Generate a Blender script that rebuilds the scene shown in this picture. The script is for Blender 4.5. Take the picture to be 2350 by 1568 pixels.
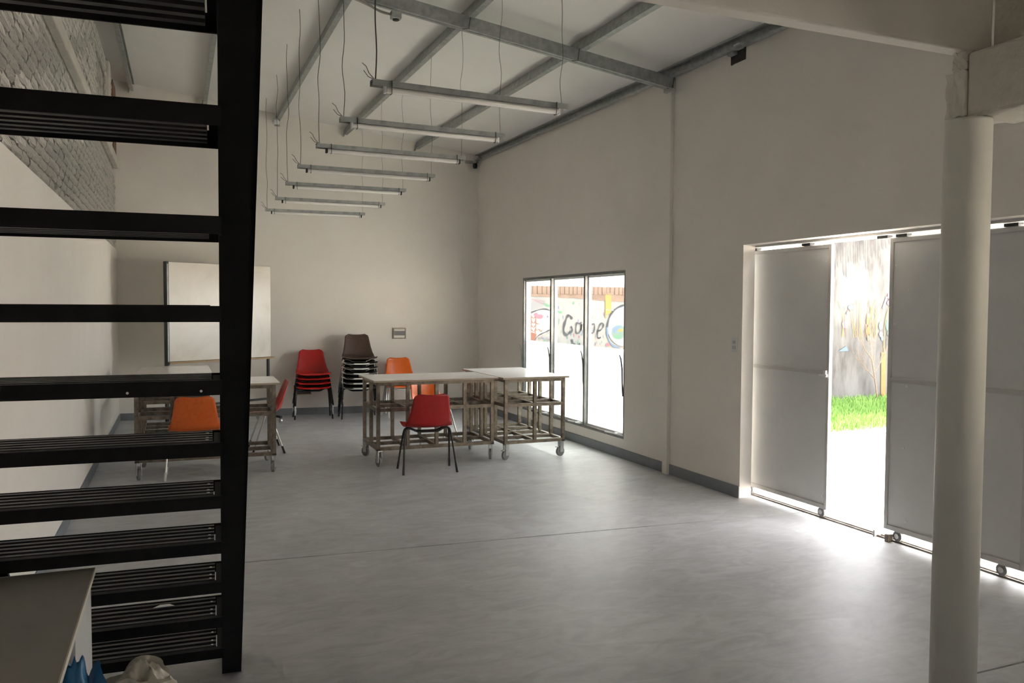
import bpy, bmesh, math, random
from mathutils import Vector, Matrix, noise
random.seed(7)
scene = bpy.context.scene
for o in list(bpy.data.objects):
    bpy.data.objects.remove(o)
COL = scene.collection
PI = math.pi

# ------------------------------------------------------------------ camera
IMG_W, IMG_H, FPX = 2350.0, 1568.0, 1860.0
YAW, PITCH, ROLL = math.radians(22.47), math.radians(2.41), math.radians(0.29)
CAM_Z = 1.6
def cam_axes():
    c, s = math.cos, math.sin
    Rz = Matrix(((c(YAW), -s(YAW), 0), (s(YAW), c(YAW), 0), (0, 0, 1)))
    B = Matrix(((1, 0, 0), (0, 0, -1), (0, 1, 0)))
    Rx = Matrix(((1, 0, 0), (0, c(PITCH), -s(PITCH)), (0, s(PITCH), c(PITCH))))
    Rr = Matrix(((c(ROLL), -s(ROLL), 0), (s(ROLL), c(ROLL), 0), (0, 0, 1)))
    return Rr @ Rx @ B @ Rz
MC = cam_axes()
cam_data = bpy.data.cameras.new('camera')
cam_data.sensor_fit = 'HORIZONTAL'
cam_data.sensor_width = 36.0
cam_data.lens = FPX / IMG_W * 36.0
cam_data.clip_start = 0.05
cam = bpy.data.objects.new('camera', cam_data)
COL.objects.link(cam)
r, d, f = MC[0], MC[1], MC[2]
cam.matrix_world = Matrix(((r[0], -d[0], -f[0], 0), (r[1], -d[1], -f[1], 0), (r[2], -d[2], -f[2], CAM_Z), (0, 0, 0, 1)))
scene.camera = cam

# ------------------------------------------------------------------ world, light, exposure
world = bpy.data.worlds.new('overcast_sky')
scene.world = world
world.use_nodes = True
bg = world.node_tree.nodes['Background']
bg.inputs[0].default_value = (0.98, 0.985, 1.0, 1)
bg.inputs[1].default_value = 0.5
sun_data = bpy.data.lights.new('sun', 'SUN')
sun_data.energy = 5.5
sun_data.angle = math.radians(1.5)
sun_data.color = (1.0, 0.90, 0.76)
sun = bpy.data.objects.new('sun', sun_data)
COL.objects.link(sun)
# high sun from beyond the garden wall, parallel to the window wall
sun.rotation_euler = Vector((0.02, -0.60, -0.80)).to_track_quat('-Z', 'Y').to_euler()
scene.cycles.max_bounces = 12
scene.cycles.diffuse_bounces = 8
scene.cycles.adaptive_threshold = 0.03
scene.cycles.transparent_max_bounces = 12
scene.view_settings.view_transform = 'Standard'
scene.view_settings.look = 'None'
scene.view_settings.exposure = 4.5
scene.view_settings.gamma = 1.0
scene.view_settings.use_curve_mapping = False

def portal(name, loc, sx, sy, rot):
    l = bpy.data.lights.new(name, 'AREA')
    l.shape = 'RECTANGLE'
    l.size, l.size_y = sx, sy
    l.cycles.is_portal = True
    o = bpy.data.objects.new(name, l)
    COL.objects.link(o)
    o.location = loc
    o.rotation_euler = rot
    return o
# portals only guide daylight through the wall openings, the added rear one included
RX = (0, PI / 2, 0)      # area light looking to -X : size along local x -> world z
portal('daylight_portal_window', (4.60, 8.82, 1.10), 1.85, 2.8, RX)
portal('daylight_portal_door', (4.70, 3.92, 1.05), 2.2, 3.3, RX)
portal('daylight_portal_side_window', (4.60, -0.05, 1.55), 1.05, 1.1, RX)

portal('daylight_portal_added_rear_window', (1.5, -2.80, 1.65), 0.65, 0.75, (PI / 2, 0, 0))

# ------------------------------------------------------------------ materials
def mat(name, color, rough=0.6, metal=0.0, spec=0.5):
    m = bpy.data.materials.new(name)
    m.use_nodes = True
    b = m.node_tree.nodes['Principled BSDF']
    b.inputs['Base Color'].default_value = (*color, 1)
    b.inputs['Roughness'].default_value = rough
    b.inputs['Metallic'].default_value = metal
    b.inputs['Specular IOR Level'].default_value = spec
    return m
def noisy(name, stops, scale=6.0, detail=6.0, rough=0.6, metal=0.0, bump=0.0, bump_scale=None, stretch=(1, 1, 1), spec=0.5, rough_var=0.0, dist=0.0, coord='Object'):
    """noise-driven colour ramp (own colour of the surface) with optional fine relief"""
    m = mat(name, stops[0][1], rough, metal, spec)
    nt = m.node_tree
    N, L = nt.nodes, nt.links
    b = N['Principled BSDF']
    tc = N.new('ShaderNodeTexCoord')
    mp = N.new('ShaderNodeMapping')
    mp.inputs['Scale'].default_value = stretch
    L.new(tc.outputs[coord], mp.inputs[0])
    nz = N.new('ShaderNodeTexNoise')
    nz.inputs['Scale'].default_value = scale
    nz.inputs['Detail'].default_value = detail
    nz.inputs['Roughness'].default_value = 0.62
    nz.inputs['Distortion'].default_value = dist
    L.new(mp.outputs[0], nz.inputs['Vector'])
    rp = N.new('ShaderNodeValToRGB')
    el = rp.color_ramp.elements
    while len(el) > 1:
        el.remove(el[-1])
    el[0].position, el[0].color = stops[0][0], (*stops[0][1], 1)
    for p, c in stops[1:]:
        e = el.new(p)
        e.color = (*c, 1)
    L.new(nz.outputs['Fac'], rp.inputs[0])
    L.new(rp.outputs[0], b.inputs['Base Color'])
    if rough_var:
        mr = N.new('ShaderNodeMapRange')
        mr.inputs[3].default_value = rough - rough_var
        mr.inputs[4].default_value = rough + rough_var
        L.new(nz.outputs['Fac'], mr.inputs[0])
        L.new(mr.outputs[0], b.inputs['Roughness'])
    if bump:
        nb = N.new('ShaderNodeTexNoise')
        nb.inputs['Scale'].default_value = bump_scale or scale * 6
        nb.inputs['Detail'].default_value = 4
        L.new(mp.outputs[0], nb.inputs['Vector'])
        bp = N.new('ShaderNodeBump')
        bp.inputs['Strength'].default_value = bump
        bp.inputs['Distance'].default_value = 0.01
        L.new(nb.outputs['Fac'], bp.inputs['Height'])
        L.new(bp.outputs[0], b.inputs['Normal'])
    return m

M = {}
M['wall'] = noisy('white_wall_paint', [(0.3, (0.80, 0.767, 0.722)), (0.7, (0.84, 0.812, 0.768))], 1.4, 5, 0.75, bump=0.12, bump_scale=60, spec=0.3)
M['ceiling'] = noisy('ceiling_sheet_white', [(0.3, (0.80, 0.79, 0.775)), (0.7, (0.84, 0.83, 0.815))], 0.9, 4, 0.6, bump=0.05, bump_scale=25, spec=0.3)
M['base'] = noisy('baseboard_grey_paint', [(0.3, (0.19, 0.21, 0.235)), (0.7, (0.24, 0.26, 0.285))], 5, 5, 0.5)
M['brick_paint'] = noisy('whitewashed_brick', [(0.30, (0.14, 0.13, 0.12)), (0.38, (0.52, 0.50, 0.46)), (0.5, (0.70, 0.675, 0.625)), (0.75, (0.76, 0.735, 0.68))], 16, 8, 0.85, bump=0.9, bump_scale=45, stretch=(1, 0.6, 1.3), spec=0.2, coord='Generated')
M['mortar'] = noisy('grey_mortar', [(0.35, (0.20, 0.19, 0.175)), (0.55, (0.52, 0.50, 0.46))], 9, 8, 0.95, bump=0.8, bump_scale=60, spec=0.1)
M['raw_brick'] = noisy('raw_red_brick', [(0.3, (0.17, 0.10, 0.07)), (0.7, (0.30, 0.19, 0.14))], 12, 6, 0.9, bump=0.6)
M['black'] = noisy('black_steel_paint', [(0.3, (0.006, 0.0055, 0.0055)), (0.7, (0.011, 0.010, 0.010))], 14, 6, 0.6, spec=0.2)
M['slat'] = noisy('worn_black_slat_top', [(0.3, (0.018, 0.016, 0.015)), (0.7, (0.028, 0.025, 0.023))], 8, 5, 0.42, spec=0.5)
M['galv'] = noisy('galvanised_steel', [(0.3, (0.30, 0.32, 0.32)), (0.55, (0.42, 0.44, 0.435)), (0.75, (0.50, 0.515, 0.50))], 16, 5, 0.48, metal=0.55, spec=0.5)
M['rusty'] = noisy('raw_steel_tube', [(0.28, (0.075, 0.052, 0.036)), (0.45, (0.165, 0.135, 0.10)), (0.6, (0.245, 0.21, 0.165)), (0.78, (0.34, 0.305, 0.255))], 11, 7, 0.42, metal=0.35, rough_var=0.1)
M['white_top'] = noisy('white_laminate', [(0.3, (0.74, 0.73, 0.70)), (0.7, (0.80, 0.79, 0.76))], 3, 4, 0.22, spec=0.5)
M['edge_wood'] = mat('laminate_edge', (0.42, 0.36, 0.28), 0.6)
M['red'] = noisy('red_plastic', [(0.3, (0.44, 0.014, 0.012)), (0.7, (0.51, 0.020, 0.016))], 30, 3, 0.28, bump=0.06, bump_scale=220)
M['dark_red'] = noisy('dark_red_plastic', [(0.3, (0.32, 0.010, 0.010)), (0.7, (0.38, 0.014, 0.013))], 30, 3, 0.32, bump=0.06, bump_scale=220)
M['orange'] = noisy('orange_plastic', [(0.3, (0.75, 0.135, 0.012)), (0.7, (0.82, 0.165, 0.016))], 30, 3, 0.28, bump=0.06, bump_scale=220)
M['dull_orange'] = noisy('dull_orange_plastic', [(0.3, (0.62, 0.11, 0.015)), (0.7, (0.70, 0.14, 0.02))], 30, 3, 0.4, bump=0.06, bump_scale=220)
M['brown'] = noisy('brown_plastic', [(0.3, (0.065, 0.038, 0.028)), (0.7, (0.085, 0.05, 0.038))], 30, 3, 0.38, bump=0.06, bump_scale=220)
M['charcoal'] = noisy('charcoal_plastic', [(0.3, (0.022, 0.02, 0.018)), (0.7, (0.035, 0.031, 0.028))], 30, 3, 0.45)
M['cream'] = noisy('cream_plastic', [(0.3, (0.72, 0.70, 0.65)), (0.7, (0.78, 0.76, 0.71))], 20, 3, 0.4)
M['chrome'] = mat('chrome_tube', (0.72, 0.72, 0.70), 0.16, 1.0)
M['tube_black'] = mat('black_tube', (0.02, 0.02, 0.022), 0.35)
M['white_cap'] = mat('white_rubber_cap', (0.75, 0.74, 0.72), 0.6)
M['rubber'] = mat('grey_rubber', (0.22, 0.22, 0.225), 0.65)
M['steel'] = mat('zinc_steel', (0.55, 0.55, 0.54), 0.35, 0.8)
M['door'] = noisy('grey_door_sheet', [(0.3, (0.60, 0.60, 0.595)), (0.7, (0.64, 0.64, 0.635))], 5, 4, 0.55, spec=0.4)
M['door_frame'] = noisy('grey_door_frame', [(0.3, (0.46, 0.45, 0.435)), (0.7, (0.54, 0.53, 0.51))], 8, 4, 0.5)
M['win_frame'] = noisy('window_frame_grey', [(0.3, (0.15, 0.153, 0.15)), (0.7, (0.25, 0.253, 0.247))], 10, 5, 0.5)
M['concrete'] = noisy('painted_concrete', [(0.3, (0.66, 0.64, 0.585)), (0.7, (0.73, 0.71, 0.65))], 2.2, 6, 0.8, bump=0.25, bump_scale=30, spec=0.25)
M['rough_conc'] = noisy('rough_painted_concrete', [(0.3, (0.58, 0.555, 0.50)), (0.7, (0.68, 0.655, 0.60))], 4, 8, 0.9, bump=0.8, bump_scale=22, spec=0.2)
M['column'] = noisy('column_paint', [(0.3, (0.68, 0.67, 0.62)), (0.7, (0.73, 0.72, 0.67))], 2, 4, 0.55, bump=0.06, bump_scale=30)
M['tube_glass'] = mat('fluorescent_tube_off', (0.82, 0.81, 0.78), 0.25)
M['wire'] = mat('dark_wire', (0.09, 0.085, 0.075), 0.6)
M['cable'] = mat('pale_cable', (0.45, 0.44, 0.40), 0.6)
M['dark'] = mat('dark_plastic', (0.03, 0.03, 0.03), 0.5)
M['plastic_white'] = mat('white_plastic', (0.72, 0.73, 0.75), 0.4)
M['board'] = noisy('whiteboard_surface', [(0.25, (0.62, 0.575, 0.50)), (0.5, (0.74, 0.70, 0.63)), (0.75, (0.80, 0.765, 0.70))], 1.6, 4, 0.22, dist=0.8)
M['wood'] = noisy('pale_wood', [(0.3, (0.36, 0.25, 0.14)), (0.7, (0.47, 0.34, 0.20))], 8, 5, 0.6, stretch=(1, 8, 8))
M['desk'] = noisy('beige_laminate', [(0.3, (0.36, 0.335, 0.285)), (0.7, (0.40, 0.372, 0.32))], 6, 5, 0.5)
M['desk_white'] = noisy('white_melamine', [(0.3, (0.62, 0.62, 0.62)), (0.7, (0.67, 0.67, 0.67))], 6, 4, 0.5)
M['desk_edge'] = mat('cream_edge_band', (0.72, 0.67, 0.58), 0.5)
M['patio'] = noisy('patio_concrete', [(0.3, (0.42, 0.41, 0.40)), (0.7, (0.50, 0.49, 0.475))], 3, 6, 0.85, bump=0.3)
M['soil'] = noisy('lawn_soil', [(0.3, (0.05, 0.09, 0.025)), (0.7, (0.08, 0.13, 0.035))], 8, 6, 0.95)
M['grass'] = noisy('grass_blades', [(0.3, (0.065, 0.15, 0.022)), (0.7, (0.13, 0.24, 0.045))], 3, 3, 0.7, coord='Object')
M['kerb'] = noisy('kerb_concrete', [(0.3, (0.38, 0.36, 0.33)), (0.7, (0.46, 0.43, 0.40))], 5, 5, 0.9)
M['render'] = noisy('weathered_render', [(0.34, (0.04, 0.037, 0.035)), (0.44, (0.068, 0.065, 0.063)), (0.55, (0.092, 0.089, 0.087)), (0.75, (0.108, 0.106, 0.104))], 2.6, 9, 0.9, bump=0.4, bump_scale=18, stretch=(1.2, 1, 0.35))
M['mural_ground'] = noisy('mural_ground_paint', [(0.30, (0.115, 0.12, 0.13)), (0.5, (0.155, 0.155, 0.152)), (0.7, (0.175, 0.155, 0.155))], 2.6, 6, 0.85, bump=0.2)
M['bounce_wall_render'] = noisy('bounce_wall_render', [(0.3, (0.74, 0.71, 0.65)), (0.7, (0.80, 0.77, 0.71))], 2, 5, 0.85, bump=0.3)
M['stain'] = noisy('damp_wall_stain', [(0.35, (0.03, 0.028, 0.028)), (0.5, (0.055, 0.052, 0.051)), (0.65, (0.08, 0.077, 0.075))], 5, 9, 0.95, bump=0.4, stretch=(1, 1, 0.5))
M['out_brick'] = noisy('coping_brick', [(0.3, (0.085, 0.055, 0.042)), (0.7, (0.15, 0.107, 0.085))], 9, 6, 0.9, bump=0.5)
M['roof_tile'] = noisy('orange_roof', [(0.3, (0.30, 0.13, 0.06)), (0.7, (0.38, 0.18, 0.09))], 9, 4, 0.8)
M['bark'] = noisy('grey_brown_bark', [(0.3, (0.11, 0.075, 0.05)), (0.7, (0.19, 0.14, 0.105))], 20, 5, 0.9)
for k, c in {k: tuple(0.45 * v for v in c) for k, c in dict(p_dark=(0.055, 0.065, 0.085), p_red=(0.33, 0.13, 0.09), p_yellow=(0.42, 0.29, 0.08), p_green=(0.14, 0.32, 0.21), p_blue=(0.16, 0.24, 0.38), p_pink=(0.42, 0.17, 0.24), p_white=(0.44, 0.44, 0.45), p_violet=(0.27, 0.24, 0.38), p_orange=(0.42, 0.24, 0.09), p_teal=(0.20, 0.29, 0.27), p_pale=(0.36, 0.40, 0.44)).items()}.items():
    M[k] = noisy('mural_' + k[2:], [(0.3, tuple(v * 0.85 for v in c)), (0.7, c)], 7, 5, 0.85)

# plastic bags (thin translucent film)
def bag_mat(name, col):
    m = mat(name, col, 0.35)
    b = m.node_tree.nodes['Principled BSDF']
    b.inputs['Transmission Weight'].default_value = 0.0
    b.inputs['Alpha'].default_value = 0.93
    return m
M['bag_white'] = bag_mat('milky_plastic_film', (0.60, 0.55, 0.45))
M['bag_blue'] = bag_mat('blue_plastic_film', (0.035, 0.20, 0.42))

# floor: trowelled grey concrete, smooth sheen
def floor_mat():
    m = mat('grey_trowelled_concrete', (0.3, 0.3, 0.3), 0.42, 0, 0.5)
    N, L = m.node_tree.nodes, m.node_tree.links
    b = N['Principled BSDF']
    tc = N.new('ShaderNodeTexCoord')
    def tex_noise(scale, stretch, detail=6, dist=0.0, rot=0.0):
        mp = N.new('ShaderNodeMapping')
        mp.inputs['Scale'].default_value = stretch
        mp.inputs['Rotation'].default_value = (0, 0, rot)
        L.new(tc.outputs['Object'], mp.inputs[0])
        n = N.new('ShaderNodeTexNoise')
        n.inputs['Scale'].default_value = scale
        n.inputs['Detail'].default_value = detail
        n.inputs['Roughness'].default_value = 0.65
        n.inputs['Distortion'].default_value = dist
        L.new(mp.outputs[0], n.inputs['Vector'])
        return n
    a = tex_noise(0.9, (1, 1, 1), 8, 0.6)
    r1 = N.new('ShaderNodeValToRGB')
    e = r1.color_ramp.elements
    e[0].position, e[0].color = 0.32, (0.37, 0.365, 0.37, 1)
    e[1].position, e[1].color = 0.70, (0.50, 0.492, 0.488, 1)
    L.new(a.outputs['Fac'], r1.inputs[0])
    s = tex_noise(5.0, (0.7, 1.5, 1), 10, 1.6, 0.35)
    r2 = N.new('ShaderNodeValToRGB')
    e = r2.color_ramp.elements
    e[0].position, e[0].color = 0.36, (0.66, 0.645, 0.63, 1)
    e[1].position, e[1].color = 0.62, (1.08, 1.08, 1.08, 1)
    L.new(s.outputs['Fac'], r2.inputs[0])
    mx = N.new('ShaderNodeMixRGB')
    mx.blend_type = 'MULTIPLY'
    mx.inputs[0].default_value = 0.5
    L.new(r1.outputs[0], mx.inputs[1])
    L.new(r2.outputs[0], mx.inputs[2])
    # paler bluish tone towards the far end: window reflection painted into the colour
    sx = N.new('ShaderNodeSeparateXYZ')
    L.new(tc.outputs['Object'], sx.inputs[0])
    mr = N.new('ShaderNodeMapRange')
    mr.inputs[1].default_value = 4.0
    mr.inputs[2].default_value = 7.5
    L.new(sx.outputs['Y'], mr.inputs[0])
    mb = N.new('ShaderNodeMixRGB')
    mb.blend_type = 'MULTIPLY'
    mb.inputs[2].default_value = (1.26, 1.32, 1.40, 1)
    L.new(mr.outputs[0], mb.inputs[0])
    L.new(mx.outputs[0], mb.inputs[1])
    # small dark specks and chips
    v = tex_noise(38, (1, 1, 1), 3)
    r3 = N.new('ShaderNodeValToRGB')
    e = r3.color_ramp.elements
    e[0].position, e[0].color = 0.235, (0.35, 0.34, 0.33, 1)
    e[1].position, e[1].color = 0.275, (1, 1, 1, 1)
    L.new(v.outputs['Fac'], r3.inputs[0])
    m3 = N.new('ShaderNodeMixRGB')
    m3.blend_type = 'MULTIPLY'
    m3.inputs[0].default_value = 0.8
    L.new(mb.outputs[0], m3.inputs[1])
    L.new(r3.outputs[0], m3.inputs[2])
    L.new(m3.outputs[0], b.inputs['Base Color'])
    rr = N.new('ShaderNodeMapRange')
    rr.inputs[3].default_value = 0.38
    rr.inputs[4].default_value = 0.60
    L.new(s.outputs['Fac'], rr.inputs[0])
    L.new(rr.outputs[0], b.inputs['Roughness'])
    bp = N.new('ShaderNodeBump')
    bp.inputs['Strength'].default_value = 0.12
    bp.inputs['Distance'].default_value = 0.01
    L.new(s.outputs['Fac'], bp.inputs['Height'])
    L.new(bp.outputs[0], b.inputs['Normal'])
    return m
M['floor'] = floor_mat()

def glass_mat():
    m = bpy.data.materials.new('clear_window_glass')
    m.use_nodes = True
    N, L = m.node_tree.nodes, m.node_tree.links
    N.clear()
    out = N.new('ShaderNodeOutputMaterial')
    t = N.new('ShaderNodeBsdfTransparent')
    t.inputs[0].default_value = (0.90, 0.90, 0.895, 1)
    g = N.new('ShaderNodeBsdfGlossy')
    g.inputs['Roughness'].default_value = 0.02
    x = N.new('ShaderNodeMixShader')
    x.inputs[0].default_value = 0.06
    L.new(t.outputs[0], x.inputs[1])
    L.new(g.outputs[0], x.inputs[2])
    L.new(x.outputs[0], out.inputs[0])
    return m
M['glass'] = glass_mat()
def film_mat():
    m = bpy.data.materials.new('frosted_window_film')
    m.use_nodes = True
    N, L = m.node_tree.nodes, m.node_tree.links
    N.clear()
    out = N.new('ShaderNodeOutputMaterial')
    t = N.new('ShaderNodeBsdfTranslucent')
    t.inputs[0].default_value = (0.93, 0.95, 0.95, 1)
    d = N.new('ShaderNodeBsdfDiffuse')
    d.inputs[0].default_value = (0.85, 0.86, 0.86, 1)
    x = N.new('ShaderNodeMixShader')
    x.inputs[0].default_value = 0.12
    L.new(t.outputs[0], x.inputs[1])
    L.new(d.outputs[0], x.inputs[2])
    L.new(x.outputs[0], out.inputs[0])
    return m
M['film'] = film_mat()

# ------------------------------------------------------------------ mesh helpers
class MB:
    def __init__(self):
        self.v, self.f = [], []
    def add(self, vs, fs):
        n = len(self.v)
        self.v += [tuple(p) for p in vs]
        self.f += [tuple(i + n for i in q) for q in fs]
        return self
    def box(self, x0, x1, y0, y1, z0, z1):
        return self.hexa([(x0, y0, z0), (x1, y0, z0), (x1, y1, z0), (x0, y1, z0), (x0, y0, z1), (x1, y0, z1), (x1, y1, z1), (x0, y1, z1)])
    def hexa(self, p):
        return self.add(p, [(0, 3, 2, 1), (4, 5, 6, 7), (0, 1, 5, 4), (1, 2, 6, 5), (2, 3, 7, 6), (3, 0, 4, 7)])
    def prism(self, poly, off):
        """flat polygon (3-D points) extruded by a vector"""
        n = len(poly)
        o = Vector(off)
        vs = [Vector(p) for p in poly] + [Vector(p) + o for p in poly]
        fs = [tuple(range(n - 1, -1, -1)), tuple(range(n, 2 * n))]
        fs += [(i, (i + 1) % n, n + (i + 1) % n, n + i) for i in range(n)]
        return self.add(vs, fs)
    def tube(self, pts, r, n=8, cap=True):
        pts = [Vector(p) for p in pts]
        rs = r if isinstance(r, (list, tuple)) else [r] * len(pts)
        up = None
        base = len(self.v)
        for i, p in enumerate(pts):
            t = (pts[min(i + 1, len(pts) - 1)] - pts[max(i - 1, 0)]).normalized()
            if up is None:
                up = Vector((0, 0, 1)) if abs(t.z) < 0.9 else Vector((1, 0, 0))
            s = t.cross(up)
            if s.length < 1e-6:
                s = t.orthogonal()
            s.normalize()
            up = s.cross(t).normalized()
            for k in range(n):
                a = 2 * PI * k / n
                q = p + (s * math.cos(a) + up * math.sin(a)) * rs[i]
                self.v.append(tuple(q))
        for i in range(len(pts) - 1):
            for k in range(n):
                a, b = base + i * n + k, base + i * n + (k + 1) % n
                self.f.append((a, b, b + n, a + n))
        if cap:
            self.f.append(tuple(base + k for k in range(n - 1, -1, -1)))
            e = base + (len(pts) - 1) * n
            self.f.append(tuple(e + k for k in range(n)))
        return self
    def lathe(self, prof, n=24, c=(0, 0, 0)):
        """profile [(r, z)...] around z"""
        base = len(self.v)
        for (rr, z) in prof:
            for k in range(n):
                a = 2 * PI * k / n
                self.v.append((c[0] + rr * math.cos(a), c[1] + rr * math.sin(a), c[2] + z))
        for i in range(len(prof) - 1):
            for k in range(n):
                a, b = base + i * n + k, base + i * n + (k + 1) % n
                self.f.append((a, b, b + n, a + n))
        self.f.append(tuple(base + k for k in range(n - 1, -1, -1)))
        e = base + (len(prof) - 1) * n
        self.f.append(tuple(e + k for k in range(n)))
        return self
    def mesh(self, name, smooth=False):
        me = bpy.data.meshes.new(name)
        me.from_pydata(self.v, [], self.f)
        me.validate()
        bm = bmesh.new()
        bm.from_mesh(me)
        bmesh.ops.recalc_face_normals(bm, faces=bm.faces)
        bm.to_mesh(me)
        bm.free()
        if smooth:
            for p in me.polygons:
                p.use_smooth = True
        return me
    def build(self, name, m, parent=None, smooth=False, bevel=0.0):
        return obj(name, self.mesh(name, smooth), m, parent, bevel=bevel)

def obj(name, me, m=None, parent=None, loc=None, rz=None, bevel=0.0):
    o = bpy.data.objects.new(name, me)
    COL.objects.link(o)
    if m is not None and not me.materials:
        me.materials.append(M[m] if isinstance(m, str) else m)
    if parent:
        o.parent = parent
    if loc:
        o.location = loc
    if rz:
        o.rotation_euler.z = rz
    if bevel:
        b = o.modifiers.new('edge_bevel', 'BEVEL')
        b.width = bevel
        b.segments = 2
        b.limit_method = 'ANGLE'
    return o
def tag(o, label, cat, group=None, kind=None):
    o['label'] = label
    o['category'] = cat
    if group:
        o['group'] = group
    if kind:
        o['kind'] = kind
    return o
def thing(name, label, cat, loc=(0, 0, 0), rz=0.0, group=None, kind=None):
    o = bpy.data.objects.new(name, None)
    COL.objects.link(o)
    o.empty_display_size = 0.1
    o.location = loc
    o.rotation_euler.z = rz
    return tag(o, label, cat, group, kind)
def copy_tree(o, parent=None):
    c = o.copy()
    COL.objects.link(c)
    c.parent = parent
    for ch in list(o.children):
        copy_tree(ch, c)
    return c
def smooth_by_angle(o):
    for p in o.data.polygons:
        p.use_smooth = True
def project(p):
    v = MC @ (Vector(p) - Vector((0, 0, CAM_Z)))
    if v.z <= 0.01:
        return None
    return (FPX * v.x / v.z + IMG_W / 2, FPX * v.y / v.z + IMG_H / 2)

# ------------------------------------------------------------------ room numbers (metres)
XL, XR, XRO = -0.75, 4.37, 4.49
YF = -2.6
def yback(x):
    return 12.42 - 0.086 * (x + 0.75)
def zpurlin(x, y):                      # underside of the purlins: roof falls towards the windows
    return 3.86 + 0.137 * (4.36 - x) - 0.0175 * (12.1 - y)
def zroof(x, y):
    return zpurlin(x, y) + 0.10

# ---- floor: slabs separated by sawn joints over a base slab
fl = MB()
j1 = lambda x: 5.255 - 0.072 * (x - 0.367)
j2 = lambda x: 2.455
XE = 4.60
g = 0.006
fl.prism([(XL - 0.2, j1(XL - 0.2) + g, -0.06), (XE, j1(XE) + g, -0.06), (XE, 12.4, -0.06), (XL - 0.2, 12.7, -0.06)], (0, 0, 0.06))
fl.prism([(XL - 0.2, j2(0) + g, -0.06), (XE, j2(0) + g, -0.06), (XE, j1(XE) - g, -0.06), (XL - 0.2, j1(XL - 0.2) - g, -0.06)], (0, 0, 0.06))
fl.prism([(XL - 0.2, YF - 0.2, -0.06), (XE, YF - 0.2, -0.06), (XE, j2(0) - g, -0.06), (XL - 0.2, j2(0) - g, -0.06)], (0, 0, 0.06))
fl.box(XL - 0.2, XE, YF - 0.2, 12.7, -0.16, -0.061)
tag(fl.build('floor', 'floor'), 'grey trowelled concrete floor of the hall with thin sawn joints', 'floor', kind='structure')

# ---- walls
wr = MB()
def rwall(y0, y1, z0, z1=None):
    if z1 is None:
        wr.prism([(XR, y0, z0), (XR, y1, z0), (XR, y1, zroof(XR, y1) + 0.03), (XR, y0, zroof(XR, y0) + 0.03)], (XRO - XR, 0, 0))
    else:
        wr.box(XR, XRO, y0, y1, z0, z1)
W1 = (7.45, 10.19, 0.205, 2.0)
D1 = (2.3, 5.53, 2.13)
W2 = (-0.55, 0.45, 1.05, 2.05)
rwall(W1[1], 12.2, 0); rwall(W1[0], W1[1], 0, W1[2]); rwall(W1[0], W1[1], W1[3]); rwall(D1[1], W1[0], 0)
rwall(D1[0], D1[1], D1[2]); rwall(W2[1], D1[0], 0); rwall(W2[0], W2[1], 0, W2[2]); rwall(W2[0], W2[1], W2[3]); rwall(YF - 0.1, W2[0], 0)
tag(wr.build('wall_right', 'wall'), 'long white wall with the tall window and the sliding doorway', 'wall', kind='structure')

wb = MB()
xa, xb = XL - 0.2, XRO
wb.prism([(xa, yback(xa), 0), (xb, yback(xb), 0), (xb, yback(xb), zroof(xb, yback(xb)) + 0.03), (xa, yback(xa), zroof(xa, yback(xa)) + 0.03)], (0, 0.2, 0))
tag(wb.build('wall_back', 'wall'), 'white end wall behind the whiteboard and stacked chairs', 'wall', kind='structure')

ZP = 2.36                                # plaster stops here, painted brick above
wl = MB()
wl.box(XL - 0.2, XL, YF - 0.1, yback(XL), 0, ZP)
wl.prism([(XL - 0.2, YF - 0.1, ZP), (XL - 0.2, yback(XL), ZP), (XL - 0.2, yback(XL), zroof(XL, yback(XL)) + 0.03), (XL - 0.2, YF - 0.1, zroof(XL, YF) + 0.03)], (0.2, 0, 0)) if False else None
wall_left = wl.build('wall_left', 'wall')
tag(wall_left, 'left wall, smooth white plaster below and whitewashed brick above', 'wall', kind='structure')
wu = MB()
XU = XL - 0.035
wu.prism([(XL - 0.2, YF - 0.1, ZP), (XL - 0.2, yback(XL) + 0.01, ZP), (XL - 0.2, yback(XL) + 0.01, zroof(XL, yback(XL)) + 0.03), (XL - 0.2, YF - 0.1, zroof(XL, YF) + 0.03)], (XU - XL + 0.2, 0, 0))
wu.build('mortar_backing', 'mortar', wall_left)

wf = MB()
zt = lambda x: zroof(x, YF) + 0.03
WF = (1.2, 1.8, 1.3, 2.0)
def fwall(x0, x1, z0, z1=None):
    if z1 is None:
        wf.prism([(x0, YF, z0), (x1, YF, z0), (x1, YF, zt(x1)), (x0, YF, zt(x0))], (0, -0.12, 0))
    else:
        wf.box(x0, x1, YF - 0.12, YF, z0, z1)
fwall(XL - 0.2, WF[0], 0); fwall(WF[1], XRO, 0); fwall(WF[0], WF[1], 0, WF[2]); fwall(WF[0], WF[1], WF[3])
tag(wf.build('wall_front', 'wall'), 'white wall behind the viewer with one small added window', 'wall', kind='structure')

# ---- ceiling: white sheets lapped along the hall
ceil = bpy.data.objects.new('ceiling', None)
COL.objects.link(ceil)
tag(ceil, 'sloping white sheet ceiling above the galvanised purlins', 'ceiling', kind='structure')
edges = [12.75 - 1.06 * i for i in range(16)]
for i in range(15):
    y1, y0 = edges[i], edges[i + 1]
    lap = 0.012
    x0, x1 = XL - 0.25, XRO + 0.1
    p = [(x0, y0 - 0.04, zroof(x0, y0) + lap), (x1, y0 - 0.04, zroof(x1, y0) + lap), (x1, y1, zroof(x1, y1)), (x0, y1, zroof(x0, y1))]
    MB().prism(p, (0, 0, 0.035)).build('ceiling_sheet', 'ceiling', ceil)

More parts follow.
